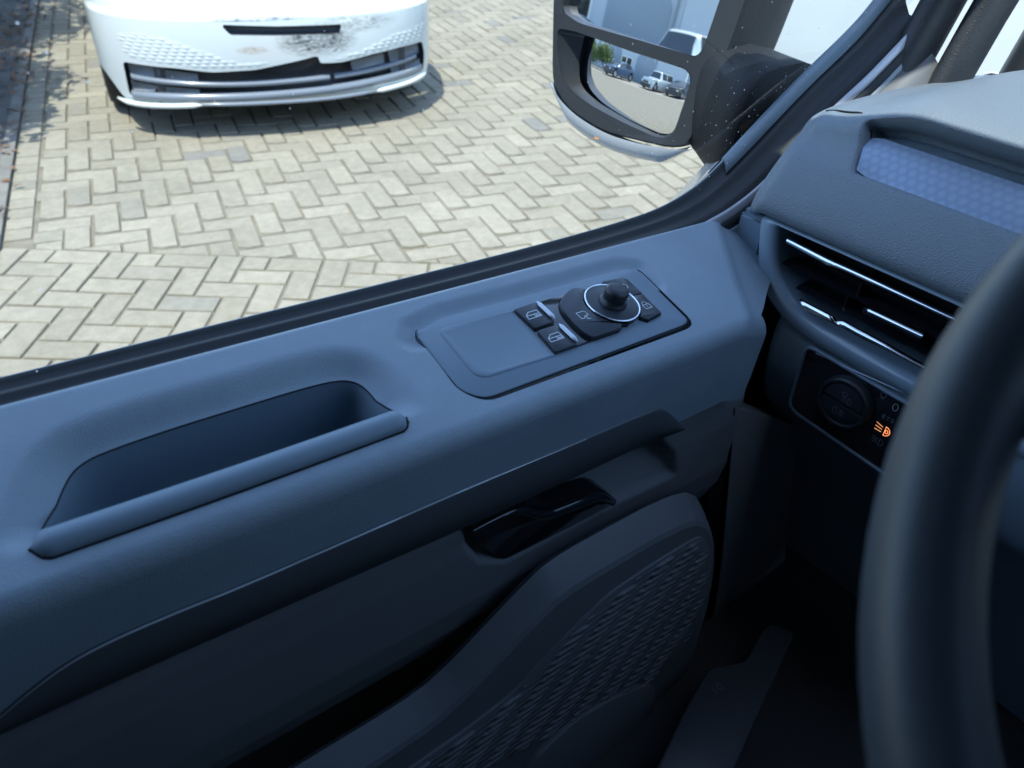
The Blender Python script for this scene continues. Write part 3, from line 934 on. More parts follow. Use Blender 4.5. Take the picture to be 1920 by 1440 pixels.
# pocket tub: rim ring, wall, floor
cen = hole.mean(0)
def ring(f, d, sh=(0, 0)):
    return (cen + (hole - cen) * f + np.array(sh), d)
rm_d = -.0135 * np.r_[np.ones(len(rim_c)), np.zeros(len(hole) - len(rim_c))]
rm_d[:9] *= np.linspace(.1, 1, 9); rm_d[len(rim_c) - 9:len(rim_c)] *= np.linspace(1, .1, 9)
rows = []
for f, d in (((1.0, 1.0), 0.0), ((.988, .985), -.003), ((.975, .96), -.012), ((.95, .90), -.035), ((.92, .82), -.055), ((.85, .66), -.066), ((.4, .3), -.068)):
    q = cen + (hole - cen) * np.array(f)
    rows.append(SH(q, rm_d - .0008 + d))
rows = np.array(rows); rows = np.concatenate([rows, rows[:, :1]], 1)
tub = grid('storage_pocket', rows, 'trim_smooth', door)
rel(tub, DO)
sh_ = SH(np.concatenate([hole, hole[:1]]), np.r_[rm_d, rm_d[:1]] + .0002)
rel(tube('pocket_seam', sh_[:len(rim_c)], .0007, 'seam', door, n=6), DO)
# padded lip along the pocket
t_ = np.linspace(0, 1, 60)
la = np.array(lipA); lb = np.array(lipB)
cl = la + (lb - la) * t_[:, None] + np.array([0, .0012]) * np.sin(np.pi * t_)[:, None]
wd = .0108 * np.clip(np.minimum(t_, 1 - t_) / .028, 0, 1) ** .5
rows = []
for c, w_ in zip(cl, wd):
    th_ = np.linspace(0, 2 * np.pi, 20)
    rows.append(SH(np.stack([np.full(20, c[0]), c[1] + w_ * np.cos(th_)], -1), -.0005 + (.0080 * w_ / .0108) * np.sin(th_)))
rel(grid('pocket_lip', rows, 'trim_smooth', door), DO)
lo_ = np.array([c + np.array([0, w_ * 1.02 + .0006]) for c, w_ in zip(cl, wd)])
endl = np.array([(lipA[0] - .0006, lipA[1] - .0004)]); endr = np.array([(lipB[0] + .0006, lipB[1] - .0004)])
rel(tube('lip_seam', SH(np.concatenate([endl, lo_, endr]), np.full(62, .0004)), .0008, 'seam', door, n=6), DO)

# ---------------- switch panel
sp = plate('switch_panel', offset(panel_out, .0012), Frame(SH.o - SH.n * .0022, SH.x, SH.y + SH.n * .016, SH.n), -.004, .0, 'trim_smooth', door, .0022)
own(rel(sp, DO), DO)
FP = Frame(SH.o - SH.n * .0022, SH.x, SH.y + SH.n * .016, SH.n)
seamo = np.concatenate([panel_out[22:], panel_out[:3]])
rel(tube('panel_seam', FP(seamo, np.full(len(seamo), .0002)), .00055, 'seam', door, n=6), DO)
def onp(name, out, h0, h1, m, bev=.0008, dome=0.0):
    o = plate(name, out, FP, h0, h1, m, sp, bev, dome); return rel(o, DO)
# shallow tray: a frame step round a slightly lower-looking pad
tray = rounded([(0.3323, 0.0413), (0.4181, 0.0453), (0.4173, 0.1146), (0.3374, 0.1120), (0.3304, 0.1050)], [.008, .002, .002, .012, .01], 6)
tr_in = rounded([(0.3346, 0.0486), (0.4168, 0.0470), (0.4161, 0.1124), (0.3450, 0.1090), (0.3386, 0.1009)], [.006, .002, .002, .010, .008], 6)
nT = len(tray)
Vt = np.concatenate([FP(tray, np.full(nT, .0004)), FP(offset(tray, .0016), np.full(nT, .0012)), FP(tr_in, np.full(nT, .0009)), FP(offset(tr_in, .0035), np.full(nT, .0005))])
Ft = [(k * nT + i, k * nT + (i + 1) % nT, (k + 1) * nT + (i + 1) % nT, (k + 1) * nT + i) for k in range(3) for i in range(nT)] + [tuple(range(3 * nT, 4 * nT))]
rel(mesh('tray', Vt, Ft, 'trim_smooth', sp), DO)
well = rounded([(0.4171, 0.0459), (0.4881, 0.0439), (0.5090, 0.0457), (0.5203, 0.0687), (0.5099, 0.1071), (0.5028, 0.1136), (0.4163, 0.1136)], .002, 3)
onp('switch_well', well, 0, .0009, 'gloss', .0003)
for q, bq in (([(0.4173, 0.0472), (0.4452, 0.0461), (0.4454, 0.0782), (0.4199, 0.0784)], [(0.4456, 0.0476), (0.4464, 0.0758)]),
              ([(0.4194, 0.0822), (0.4451, 0.0818), (0.4454, 0.1131), (0.4169, 0.1133)], [(0.4451, 0.0837), (0.4459, 0.1113)])):
    out = rounded(q, .0022, 4)
    b_ = onp('window_switch', out, .0006, .0042, 'button', .001)
    p0_, p1_ = np.array(bq)
    lever = FP(p0_ + (p1_ - p0_) * np.linspace(0, 1, 14)[:, None], np.full(14, .0056))
    o = tube('chrome_edge', lever, .0026 * np.clip(np.minimum(np.linspace(0, 1, 14), 1 - np.linspace(0, 1, 14)) / .14, .25, 1), 'chrome_shine', sp, n=8, up=SH.n, flat=.7)  # chrome reflection painted in by the pale material
    rel(o, DO)
    c = np.array(q).mean(0) + np.array([-.002, -.0005])
    w = [[(-.0065, .003), (-.006, -.001), (-.002, -.004), (.0065, -.004), (.0065, .003), (-.0065, .003)], [(-.006, -.0005), (.0065, -.0005)],
         [(.0012, -.0005), (.0012, .003)], [(.003, .0005), (.003, .0028)], [(.005, .0005), (.005, .0028)], [(.0020, .0016), (.006, .0016)]]
    rel(strokes('window_symbol', [np.array(l) * 1.25 + c for l in w], FP, .0009, .00435, 'white_print', sp), DO)
# mirror pad, dial, lock buttons
dial_c = np.array([(0.5219, 0.0791)][0]); DR = .0300
pad_o = np.array([(0.5095, 0.0517), (0.5047, 0.0448), (0.4954, 0.0435), (0.4794, 0.0495), (0.4660, 0.0592), (0.4623, 0.0701), (0.4603, 0.0868), (0.4607, 0.1019), (0.4640, 0.1128), (0.5032, 0.1131), (0.5101, 0.1072)])
aa = np.linspace(R(98), R(215), 22)
arc_in = dial_c + np.stack([np.cos(aa), np.sin(aa)], 1) * (DR + .0012)
pad = np.concatenate([rounded(pad_o, .004, 4)[2:-2], arc_in])
onp('mirror_fold_pad', pad, .0005, .0058, 'button', .0012)
r1 = np.array([(0.5406, 0.0450), (0.5659, 0.0475), (0.5703, 0.0527), (0.5691, 0.0766)]); r2 = np.array([(0.5687, 0.0782), (0.5656, 0.1102), (0.5427, 0.1131), (0.5378, 0.1072)])
def darc(a0, a1): 
    a = np.radians(np.linspace(a0, a1, 12)); return dial_c + np.stack([np.cos(a), np.sin(a)], 1) * (DR + .0012)
def ang_of(p): return math.degrees(math.atan2(p[1] - dial_c[1], p[0] - dial_c[0]))
m1_ = np.array([(0.5515, 0.0768)][0])
b1 = np.concatenate([r1, darc(ang_of(m1_), ang_of(r1[0]))]); b2 = np.concatenate([r2, darc(ang_of(r2[-1]), ang_of(m1_))])
lk1 = onp('unlock_button', b1, .0005, .0042, 'button', .0008)
lk2 = onp('lock_button', b2, .0005, .0042, 'button', .0008)
for b in (b1, b2, pad):
    q = np.concatenate([b, b[:1]])
    rel(tube('button_gap', FP(q, np.full(len(q), .0008)), .0009, 'seam', sp, n=5), DO)
circ = lambda r, n=64: dial_c + r * np.stack([np.cos(np.linspace(0, 2 * np.pi, n, endpoint=False)), np.sin(np.linspace(0, 2 * np.pi, n, endpoint=False))], 1)
dial = onp('mirror_dial', circ(DR - .0008), .0004, .0062, 'button', .001)
q = circ(DR - .0009); q = np.concatenate([q, q[:1]])
rel(tube('chrome_ring', FP(q, np.full(len(q), .0060)), .0011, 'chrome', sp, n=8), DO)
# knob: turned profile
prof = [(.0148, .006), (.0147, .0078), (.0132, .0095), (.0118, .011), (.0117, .013), (.0123, .016), (.0124, .0205), (.0116, .0232), (.0092, .0246), (.005, .0251), (.0005, .0252)]
rows = []
for r_, h_ in prof:
    q = circ(r_, 40); q = np.concatenate([q, q[:1]]); rows.append(FP(q, np.full(41, h_)))
rel(grid('adjuster_knob', rows, 'knob', sp), DO)
sym = []
c = dial_c + np.array([.0195, -.0005])
rel(strokes('letter_mark', [np.array(l) * 1.0 + c for l in ([(-.002, .003), (-.002, -.003), (.001, -.003), (.002, -.0018), (.001, -.0003), (-.002, -.0003)], [(.0002, -.0003), (.0022, .003)])], FP, .0008, .00635, 'white_print', sp), DO)
c = np.array([(0.4775, 0.0824)][0])
mi = [[(-.004, -.0035), (.003, -.0035), (.0045, -.002), (.0045, .0015), (.001, .0015), (-.001, .0035), (-.004, .0035), (-.004, -.0035)], [(.0015, .0016), (.0015, .0055), (.0035, .0055)], [(.0015, .0055), (.0005, .0042)]]
rel(strokes('fold_symbol', [np.array(l) * 1.3 + c for l in mi], FP, .0008, .0060, 'white_print', sp), DO)
c = np.array([(0.5568, 0.0612)][0])
un = [arc(0, 0, .0035, .003, 0, 360, 14), arc(-.0052, -.0005, .0028, .0035, 180, 330, 8), [(0, -.0004), (0, .0012)]]
rel(strokes('unlock_symbol', [np.array(l) * 1.2 + c for l in un], FP, .0008, .0044, 'white_print', sp), DO)
c = np.array([(0.5575, 0.0949)][0])
lo2 = [[(-.0035, -.001), (.0035, -.001), (.0035, .0038), (-.0035, .0038), (-.0035, -.001)], arc(0, -.001, .0026, .0036, 180, 360, 10), [(0, .0005), (0, .0022)]]
rel(strokes('lock_symbol', [np.array(l) * 1.25 + c for l in lo2], FP, .0009, .0044, 'white_print', sp), DO)

# ---------------- decor strip with its bright top edge
def fy(z):                                       # fascia: nearly upright
    return .3865 + (1.05 - z) * .06
def fascia(p, h=0.0):
    p = np.asarray(p, float); zr = p[..., 1] + .072 * p[..., 0]
    y = .3869 - .0059 * np.clip(p[..., 0] / .56, 0, 1) + (1.109 - zr) * .0346
    return np.stack([p[..., 0], y - np.asarray(h), p[..., 1]], -1)
strip_top = smoothline([(-0.0698, 1.0447), (-0.0489, 1.0549), (-0.0251, 1.0635), (0.0042, 1.0649), (0.0415, 1.0620), (0.0854, 1.0564), (0.1697, 1.0507), (0.2976, 1.0420), (0.3970, 1.0324), (0.5107, 1.0230), (0.5318, 1.0175), (0.5560, 0.9933), (0.5807, 0.9648)], 90, 2)
strip_bot = smoothline([(-0.0755, 1.0260), (-0.0137, 1.0193), (0.0777, 1.0103), (0.1897, 0.9993), (0.2932, 0.9879), (0.4177, 0.9782), (0.5096, 0.9728), (0.5797, 0.9622)], 90, 2)
rows = [fascia(strip_top, -.004), fascia(strip_top, .0012), fascia(strip_top * .96 + strip_bot * .04, .0024), fascia((strip_top + strip_bot) / 2, .0018), fascia(strip_top * .04 + strip_bot * .96, .0010), fascia(strip_bot, -.006)]
ds = rel(grid('decor_strip', rows, 'decor', door), DO)
k = 66
rel(tube('bright_edge', fascia(strip_top[:k], .0026), .00075 * np.r_[np.linspace(.35, 1, 14), np.ones(k - 34), np.linspace(1, .25, 20)], 'chrome_shine', door, n=6), DO)  # shine comes from the pale colour, in place of reflecting chrome

# ---------------- lower door panel with the handle recess
nx, nz = 260, 150
Xg = np.repeat(np.linspace(-.32, .84, nx)[:, None], nz, 1)
Zr = np.repeat(np.linspace(1.012, .55, nz)[None], nx, 0)
rec = np.array([(.290, .998), (.36, 1.002), (.555, 1.000), (.592, .955), (.612, .908), (.515, .914), (.347, .913), (.312, .935), (.296, .968)])
dq = seg_dist(Xg, Zr, rec)
Yb = np.interp(Zr[0], [.55, .66, .74, .80, .84, .88, .92, .955, .985, 1.0, 1.012], [.52, .50, .455, .420, .405, .399, .399, .399, .402, .408, .400])[None] * np.ones((nx, 1))
inside = sstep(-dq, 0, .006)
Yb += inside * (.008 + .034 * sstep(Zr, .908, .972))
Yb += .10 * sstep(Xg, .71, .84)
# upper-front shoulder of the panel, between recess and dash
Zw = Zr - .072 * Xg
rel(grid('lower_panel', np.stack([Xg, Yb, Zw], -1), 'trim_low', door, flip=True), DO)
def lowp(p, y):
    p = np.asarray(p, float); return np.stack([p[:, 0], np.broadcast_to(y, len(p)), p[:, 1]], -1)
cup = rounded([(0.2985, 0.9674), (0.3076, 0.9725), (0.3492, 0.9676), (0.3718, 0.9563), (0.3961, 0.9379), (0.4376, 0.9297), (0.4699, 0.9210), (0.4844, 0.9106), (0.5083, 0.8807), (0.5075, 0.8734), (0.3470, 0.8902), (0.3334, 0.9021), (0.3101, 0.9394)], .006, 4)
fr_h = Frame((0, .4035, 0), (1, 0, 0), (0, 0, 1), (0, -1, 0))
hb = own(rel(plate('door_handle', cup, fr_h, -.02, .003, 'gloss', door, .002), DO), DO)
lev = smoothline([(0.2971, 0.9772), (0.3201, 0.9770), (0.3457, 0.9750), (0.3649, 0.9605), (0.3854, 0.9420), (0.4148, 0.9358), (0.4455, 0.9297), (0.4678, 0.9234), (0.4901, 0.8989)], 50, 2)
rel(tube('pull_lever', np.stack([lev[:, 0], np.full(50, .392), lev[:, 1] - .004], -1), .0055 * np.r_[np.linspace(.4, .8, 14), np.linspace(.8, 1.15, 20), np.linspace(1.15, .7, 16)], 'gloss', hb, n=12, up=(0, 1, 0), flat=.9), DO)

# ---------------- map pocket wall with the speaker grille
rimw = smoothline([(-.34, .815), (-.05, .812), (.10, .806), (.20, .800), (.243, .806), (.30, .838), (.353, .870), (.385, .884), (.45, .882), (.565, .872), (.62, .850), (.660, .790), (.688, .70), (.70, .60), (.705, .45)], 220, 1)
rows = []
for f in np.linspace(0, 1, 60):
    base = np.stack([rimw[:, 0], rimw[:, 1]], 1)
    cx, cz = .30, .30
    q = base + (np.array([np.clip(base[:, 0], -.34, .50), np.full(len(base), .38)]).T - base) * (f ** 1.15)
    y = .3480 + .0 * f
    edge = max(0.0, 1 - f / .075)
    dep = np.full(len(q), y + .030 * edge)
    rows.append(np.stack([q[:, 0], dep, q[:, 1]], -1))
back = rows[0].copy(); back[:, 1] += .010; back[:, 2] -= .012
sharp(rel(grid('map_pocket_wall', [back] + rows, 'trim_low', door), DO), 22)
gout = np.array([(.612, .806), (.53, .812), (.455, .812), (.385, .782), (.32, .742), (.255, .735), (.15, .738), (.02, .745), (.02, .66), (.15, .64), (.29, .62), (.45, .55), (.60, .505), (.665, .56), (.672, .66), (.655, .74)])
bk = Frame((0, .3450, 0), (1, 0, 0), (0, 0, 1), (0, -1, 0))
gr = rel(plate('speaker_grille', rounded(gout, .02, 5), bk, -.004, .0, 'trim_low', door, .001), DO)
own(gr, DO)
gr_o = gout
for k in range(34):
    zr0 = .820 - k * .0105
    run = []
    for x in np.linspace(.01, .69, 171):
        z = zr0 - .072 * (x - .45) + .012 * math.sin((x - .1) * 4.2)
        dd = seg_dist(np.array([x]), np.array([z]), gr_o)[0]
        run.append((x, z, dd < -.004))
    cur = []
    for x, z, ok in run + [(0, 0, False)]:
        if ok: cur.append((x, z))
        else:
            if len(cur) > 8:
                c_ = np.array(cur); ph = (c_[:, 0] + k * .0075) / .056
                th_ = .0005 + .0030 * np.clip(.6 + 3.0 * np.cos(2 * np.pi * ph), 0, 1)
                th_ *= np.clip(np.minimum(np.arange(len(c_)), np.arange(len(c_))[::-1]) / 4, .25, 1)
                rel(tube('rib', np.stack([c_[:, 0], np.full(len(c_), .3440), c_[:, 1]], -1), th_, 'trim_low', gr, n=6, up=(0, 1, 0)), DO)
            cur = []

lowpl = rounded([(0.3196, 0.5181), (0.3672, 0.5672), (0.4273, 0.5836), (0.4962, 0.5667), (0.5770, 0.5250), (0.5970, 0.4909), (0.6128, 0.4180), (0.6020, 0.3607), (0.5743, 0.2603), (0.5597, 0.2072)], .012, 5)
own(rel(plate('pocket_panel', lowpl, Frame((0, .3385, 0), (1, 0, 0), (0, 0, 1), (0, -1, 0)), -.012, .0, 'trim_low', door, .004), DO), DO)
# ---------------- window: glass run seals, glass, dried specks
OPEN = np.array([(-.42, 1.168)] + [(0.0029, 1.1394), (0.2931, 1.1199), (0.5378, 1.1028), (0.6955, 1.0971), (0.7638, 1.1002), (0.8225, 1.1158), (0.8593, 1.1377), (0.9046, 1.1693), (0.9980, 1.2296), (1.0977, 1.2841), (1.1334, 1.3151)])
TRIM = np.array([(-.42, 1.1895)] + [(-0.0043, 1.1567), (0.3375, 1.1268), (0.5601, 1.1128), (0.6964, 1.1067), (0.7712, 1.1031), (0.8396, 1.1201), (0.8858, 1.1448), (0.9303, 1.1753), (0.9847, 1.2116), (1.0449, 1.2395), (1.0878, 1.2662)])
top_end = OPEN[-1] + (OPEN[-1] - OPEN[-2]) * 1.2
OPEN = np.concatenate([OPEN, [top_end]]); TRIM = np.concatenate([TRIM, [TRIM[-1] + (TRIM[-1] - TRIM[-2]) * 1.2]])
oc = smoothline(OPEN, 160, 2); tcv = smoothline(TRIM, 160, 2)
def between(f, drop=0.0, y=None):
    q = oc * (1 - f) + tcv * f
    yy = .61 + (.545 - .61) * f if y is None else y
    return np.stack([q[:, 0], np.full(160, yy), q[:, 1] - drop], -1)
rows = [between(-.02, .03), between(0, 0), between(.06, -.0005), between(.10, .002), between(.16, .006), between(.30, .007), between(.36, .0035), between(.44, .0045), between(.5, .009), between(.72, .0095), between(.78, .006), between(.84, .0075), between(.97, .013), between(1.03, .03)]
rel(grid('window_seal', rows, 'rubber', door, flip=True), DO)
rel(tube('glass_run_lip', between(.02, .0015), .0020, 'seal_grey', door, n=8), DO)
i0 = int(np.argmin(np.abs(oc[:, 0] - .865)))
sr = [between(-.05, .004)[i0:], between(-.02, -.002)[i0:], between(.08, -.005)[i0:], between(.22, -.004)[i0:], between(.27, .004)[i0:]]
sr = np.array(sr)
rel(grid('sail_trim', sr, 'sail', door, flip=True), DO)
mesh_e = sr[:, 0]; rel(mesh('sail_end', np.concatenate([mesh_e, mesh_e[::-1] + np.array([.004, 0, -.012])]), [tuple(range(10))], 'sail', door), DO)
def tumble(z): return .602 - (z - 1.10) * .13
gp = []
for x in np.linspace(-.42, 1.25, 30):
    zb = np.interp(x, oc[:, 0], oc[:, 1]) - .02
    gp.append([(x, tumble(z), z) for z in np.linspace(zb, max(zb + .03, np.interp(x, [-.42, .80, .95, 1.25], [1.88, 1.86, 1.74, 1.45])), 10)])
rel(grid('window_glass', gp, 'glass', door, flip=True), DO)
V = []; F = []
for _ in range(330):
    x = random.uniform(-.1, 1.15); zb = np.interp(x, oc[:, 0], oc[:, 1])
    z = zb + .006 + random.random() ** 1.4 * .28
    if random.random() < .45: x = random.gauss(.78, .12); z = np.interp(x, oc[:, 0], oc[:, 1]) + abs(random.gauss(0, .10))
    r_ = random.choice((.00035, .0005, .0005, .0007, .0009)); r_ *= 1.25; b = len(V)
    for k in range(6):
        V.append((x + r_ * math.cos(k * 1.047), tumble(z) - .0008, z + r_ * math.sin(k * 1.047)))
    F.append(tuple(range(b, b + 6)))
sk_ = rel(mesh('water_specks', V, F, 'speck', door, smooth=False), DO); sk_['kind'] = 'stuff'
# outer skin and frame of the door, seen from outside only
V = []
for x in np.linspace(-.45, .98, 12):
    zb = np.interp(x, oc[:, 0], oc[:, 1]) - .01
    V.append([(x, .655, zb - .055), (x, .70, zb - .10), (x, .745, .95), (x, .755, .75), (x, .72, .42)])
rel(grid('outer_skin', V, 'body_white', door), DO)

# ================================================================== WING MIRROR
MUx = np.array((0.30084, -0.95367, 0)); MVx = np.array((0.07247, 0.02286, 0.99711)); MNx = np.array((-0.95092, -0.29997, 0.07599))
MR = Frame((.95, .875, 1.158), MUx, MVx, MNx)
wm = part('wing_mirror', (.98, .70, 1.10), 'black twin-glass wing mirror with clear indicator strip')
WO = np.array((.98, .70, 1.10))
hous = rounded([(-.166, .300), (-.160, .10), (-.148, .0), (-.142, -.026), (-.108, -.060), (-.035, -.083), (.085, -.080), (.118, -.070), (.142, .03), (.160, .16), (.172, .300), (.12, .335), (-.12, .335)], [.02, .02, .03, .02, .03, .03, .02, .02, .05, .05, .02, .03, .03], 6)
lo_out = rounded([(-0.1045, 0.0586), (-0.0130, 0.0454), (0.0864, 0.0388), (0.0953, 0.0312), (0.0969, 0.0186), (0.0869, -0.0517), (0.0768, -0.0619), (0.0616, -0.0641), (0.0067, -0.0562), (-0.0578, -0.0417), (-0.0893, -0.0292), (-0.1028, -0.0164), (-0.1094, 0.0158)], .008, 4)
lo_rim = rounded([(-0.1440, 0.0608), (-0.1127, 0.0617), (-0.0139, 0.0499), (0.0865, 0.0424), (0.0983, 0.0335), (0.1007, 0.0167), (0.0900, -0.0538), (0.0781, -0.0650), (0.0582, -0.0677), (0.0051, -0.0596), (-0.0618, -0.0450), (-0.1006, -0.0302), (-0.1268, -0.0098), (-0.1405, 0.0285)], .008, 4)
up_out = rounded([(-.139, .086), (-.106, .0745), (.1008, .0610), (.108, .075), (.138, .30), (.12, .315), (-.135, .31), (-.147, .29)], .008, 4)
nH = len(hous)
# bezel face: ring from the outline to a slightly raised inner line, filled round the two panes with a ngon via triangulation
def bezel():
    bm = bmesh.new()
    def loop(poly, h):
        return [bm.verts.new(MR(np.array([p]), np.array([h]))[0]) for p in poly]
    L0 = loop(hous, -.006); L1 = loop(offset(hous, .004), .0); L2 = loop(lo_rim, -.002); L3 = loop(up_out, -.002)
    for A, B in ((L0, L1),):
        for i in range(len(A)): bm.faces.new((A[i], A[(i + 1) % len(A)], B[(i + 1) % len(B)], B[i]))
    ed = []
    for Lp in (L1, L2, L3):
        for i in range(len(Lp)):
            a, b = Lp[i], Lp[(i + 1) % len(Lp)]
            e = bm.edges.get((a, b)) or bm.edges.new((a, b)); ed.append(e)
    bmesh.ops.triangle_fill(bm, use_beauty=True, use_dissolve=False, edges=ed)
    bmesh.ops.recalc_face_normals(bm, faces=bm.faces[:])
    me = bpy.data.meshes.new('bezel'); bm.to_mesh(me); bm.free(); me.materials.append(M['mirror_bezel'])
    return link(bpy.data.objects.new('bezel', me), wm)
rel(bezel(), WO)
# recess walls of the panes
def well_(name, outer, inner, d, tu, parent=wm):
    o_ = resample(np.concatenate([outer, outer[:1]]), 81)[:-1]; i_ = resample(np.concatenate([inner, inner[:1]]), 81)[:-1]
    k0 = np.argmin(np.linalg.norm(i_ - o_[0], axis=1)); i_ = np.roll(i_, -k0, 0)
    rows = [MR(o_, np.full(80, -.002)), MR(o_ * .98 + i_ * .02, np.full(80, -.005)), MR(i_, np.minimum(-.004, d + (i_[:, 0] - i_[:, 0].mean()) * tu + .0008))]
    rows = np.array(rows); rows = np.concatenate([rows, rows[:, :1]], 1)
    return rel(grid(name, rows, 'mirror_bezel', parent), WO)
well_('pane_surround', lo_rim, offset(lo_out, -.001), -.016, .107)
well_('pane_surround', up_out, offset(up_out, -.0005), -.016, .08)
def pane(name, out, h, Rc, tiltu, tiltv, lab):
    """convex mirror pane: a grid clipped to the outline."""
    c = out.mean(0); lo = out.min(0); hi = out.max(0)
    n = 50
    Ug, Vg = np.meshgrid(np.linspace(lo[0] - .004, hi[0] + .004, n), np.linspace(lo[1] - .004, hi[1] + .004, n), indexing='ij')
    d = seg_dist(Ug, Vg, out)
    nxp, nyp = nearest(Ug, Vg, out)
    dm = np.stack([d[:-1, :-1], d[1:, :-1], d[:-1, 1:], d[1:, 1:]])
    keep = (dm < 0).any(0)
    Ug = np.where(d > 0, nxp, Ug); Vg = np.where(d > 0, nyp, Vg)
    hh = h - ((Ug - c[0]) ** 2 + (Vg - c[1]) ** 2) / (2 * Rc) + (Ug - c[0]) * tiltu + (Vg - c[1]) * tiltv
    o = grid(name, MR(np.stack([Ug, Vg], -1), hh), 'mirror_glass', wm, keep)
    o['label'] = lab
    return rel(o, WO)
pane('mirror_pane', lo_out, -.016, .70, 0.1071, -0.0309, 'small convex lower mirror glass')
pane('mirror_pane', up_out, -.016, 6.0, 0.0800, -0.0697, 'large flat upper mirror glass with dust')
# shell behind the bezel
rows = []
for dpt, sc_, sh in ((-.006, 1.0, 0), (-.05, 1.015, .004), (-.11, 1.01, .014), (-.16, .97, .024), (-.20, .87, .032), (-.225, .62, .038), (-.232, .05, .04)):
    c = hous.mean(0); q = c + (hous - c) * sc_ + np.array([sh, sh * .4]); rows.append(MR(q, np.full(nH, dpt)))
rows = np.array(rows); rows = np.concatenate([rows, rows[:, :1]], 1)
rel(grid('shell', rows, 'mirror_black', wm), WO)
# indicator strip along the lower edge
ib = smoothline([(-.146, -.022), (-.112, -.062), (-.035, -.0865), (.03, -.0890), (.085, -.0845), (.122, -.072)], 50, 3)
rows = []
for f, h_, dv in ((0, .0020, .0045), (.25, .0015, -.009), (.6, -.008, -.022), (1, -.04, -.030), (1.2, -.06, -.012)):
    tap = np.clip(np.minimum(np.arange(50), np.arange(50)[::-1]) / 9, .15, 1)
    q = ib + np.array([0.0, 1.0]) * (dv * tap)[:, None]
    rows.append(MR(q, np.full(50, h_)))
ind = rel(grid('indicator_lens', rows, 'lens', wm), WO)
rel(grid('amber_spot', MR(np.stack(np.meshgrid(np.linspace(-.047, -.039, 3), np.linspace(-.095, -.087, 3), indexing='ij'), -1), np.full((3, 3), .0012)), 'orange', wm), WO)
# arm to the door
arm = []
for t, (cx, cy, cz), hw_, hh_ in ((0, (1.045, .78, 1.155), .055, .080), (.4, (1.03, .72, 1.15), .070, .090), (.75, (1.01, .67, 1.145), .085, .095), (1, (1.0, .632, 1.145), .088, .095)):
    th_ = np.linspace(0, 2 * np.pi, 28)
    e = 2 / 3.4
    arm.append([(cx + hw_ * np.sign(np.cos(a)) * abs(np.cos(a)) ** e, cy, cz + hh_ * np.sign(np.sin(a)) * abs(np.sin(a)) ** e) for a in th_])
rel(grid('mounting_arm', arm + [[(1.0, .630, 1.145)] * 28], 'mirror_black', wm), WO)

# ================================================================== DASHBOARD
dash = part('dashboard', (.95, .0, .80), 'grained slate dashboard pad with honeycomb trim')
BO = np.array((.95, .0, .80))
YL = .505                                            # left end of the dash
prof_full = smoothline([(.806, 1.1235), (.792, 1.128), (.790, 1.142), (.803, 1.166), (.826, 1.192), (.848, 1.212), (.860, 1.230), (.866, 1.250), (.880, 1.267), (.92, 1.279), (1.02, 1.284), (1.15, 1.281), (1.32, 1.265), (1.55, 1.205)], 170, 3)
pw = np.r_[0, np.cumsum(np.linalg.norm(np.diff(prof_full, axis=0), axis=1))]
tang = np.gradient(prof_full, axis=0); tang /= np.linalg.norm(tang, axis=1)[:, None]
pn = np.stack([tang[:, 1], -tang[:, 0]], 1)          # inwards, away from the driver
ys = np.concatenate([np.linspace(YL + .012, YL - .03, 12), np.linspace(YL - .034, .36, 40), np.linspace(.355, -.80, 60)])
w0 = pw[np.argmin(np.linalg.norm(prof_full - np.array([.832, 1.198]), axis=1))]
w1 = pw[np.argmin(np.linalg.norm(prof_full - np.array([.870, 1.258]), axis=1))]
rows = []
for y in ys:
    ff_ = np.clip((pw - w0) / (w1 - w0), 0, 1); inn = 1 - sstep(y - .022 * ff_, .404, .418)          # recess opens right of the end cap
    dpt = inn * (.004 * sstep(pw, w0 - .001, w0 + .002) + .046 * np.clip((pw - w0) / (w1 - w0), 0, 1)) * (1 - sstep(pw, w1 - .003, w1 + .003))
    q = prof_full + pn * dpt[:, None]
    e = 1 - sstep(np.array([y]), YL + .012, YL - .022)[0]   # rounded left end
    q = q + np.array([.020, -.016]) * (e ** 2)
    drop = np.clip((q[:, 0] - .9) / .5, 0, 1) * .02 * abs(y) / .5
    low_ = (.52 * sstep(np.array([y]), .37, .50)[0]) * np.clip(q[:, 1] - 1.195, 0, 1)
    rows.append(np.stack([q[:, 0], np.full(len(q), y), q[:, 1] - drop * .5 - low_], -1))
dp = rel(grid('dash_pad', rows, 'dash', dash), BO)
rows_pad = rows
# end face of the pad
end = rows[0]
mesh_end = np.concatenate([end, [[1.55, end[0, 1], 1.0], [.83, end[0, 1], 1.0]]])
rel(mesh('end_face', mesh_end, [tuple(range(len(mesh_end)))], 'trim_low', dash), BO)
# seam between end cap and upper pad
def on_dash(x, y):
    r_ = rows_pad[int(np.argmin(np.abs(ys - y)))]
    k = int(np.argmin(np.abs(r_[:, 0] - x) + (r_[:, 2] < 1.2) * 9)); return r_[k] + np.array([-.0003, 0, .0006])
sm = np.array([on_dash(x, y) for x, y in ((.912, .508), (.905, .495), (.898, .47), (.890, .45), (.880, .43), (.872, .420))])
rel(tube('pad_seam', smoothline(sm, 20, 2), .0012, 'seam', dash, n=6), BO)
# honeycomb trim in the recess
hx = []
for y in np.linspace(.412, -.78, 60):
    e = max(0, (y - .398) / .014)
    f = np.linspace(0, 1, 12)
    a = np.array((.8365, 1.1940 + .006 * e * e)); b = np.array((.878, 1.2275 - .005 * e * e))
    hx.append([((a + (b - a) * t)[0], y + .022 * t * min(1, max(0, (y - .1) / .3)), (a + (b - a) * t)[1] + .003 * math.sin(t * math.pi)) for t in f])
rel(grid('honeycomb_trim', hx, 'hex', dash), BO)
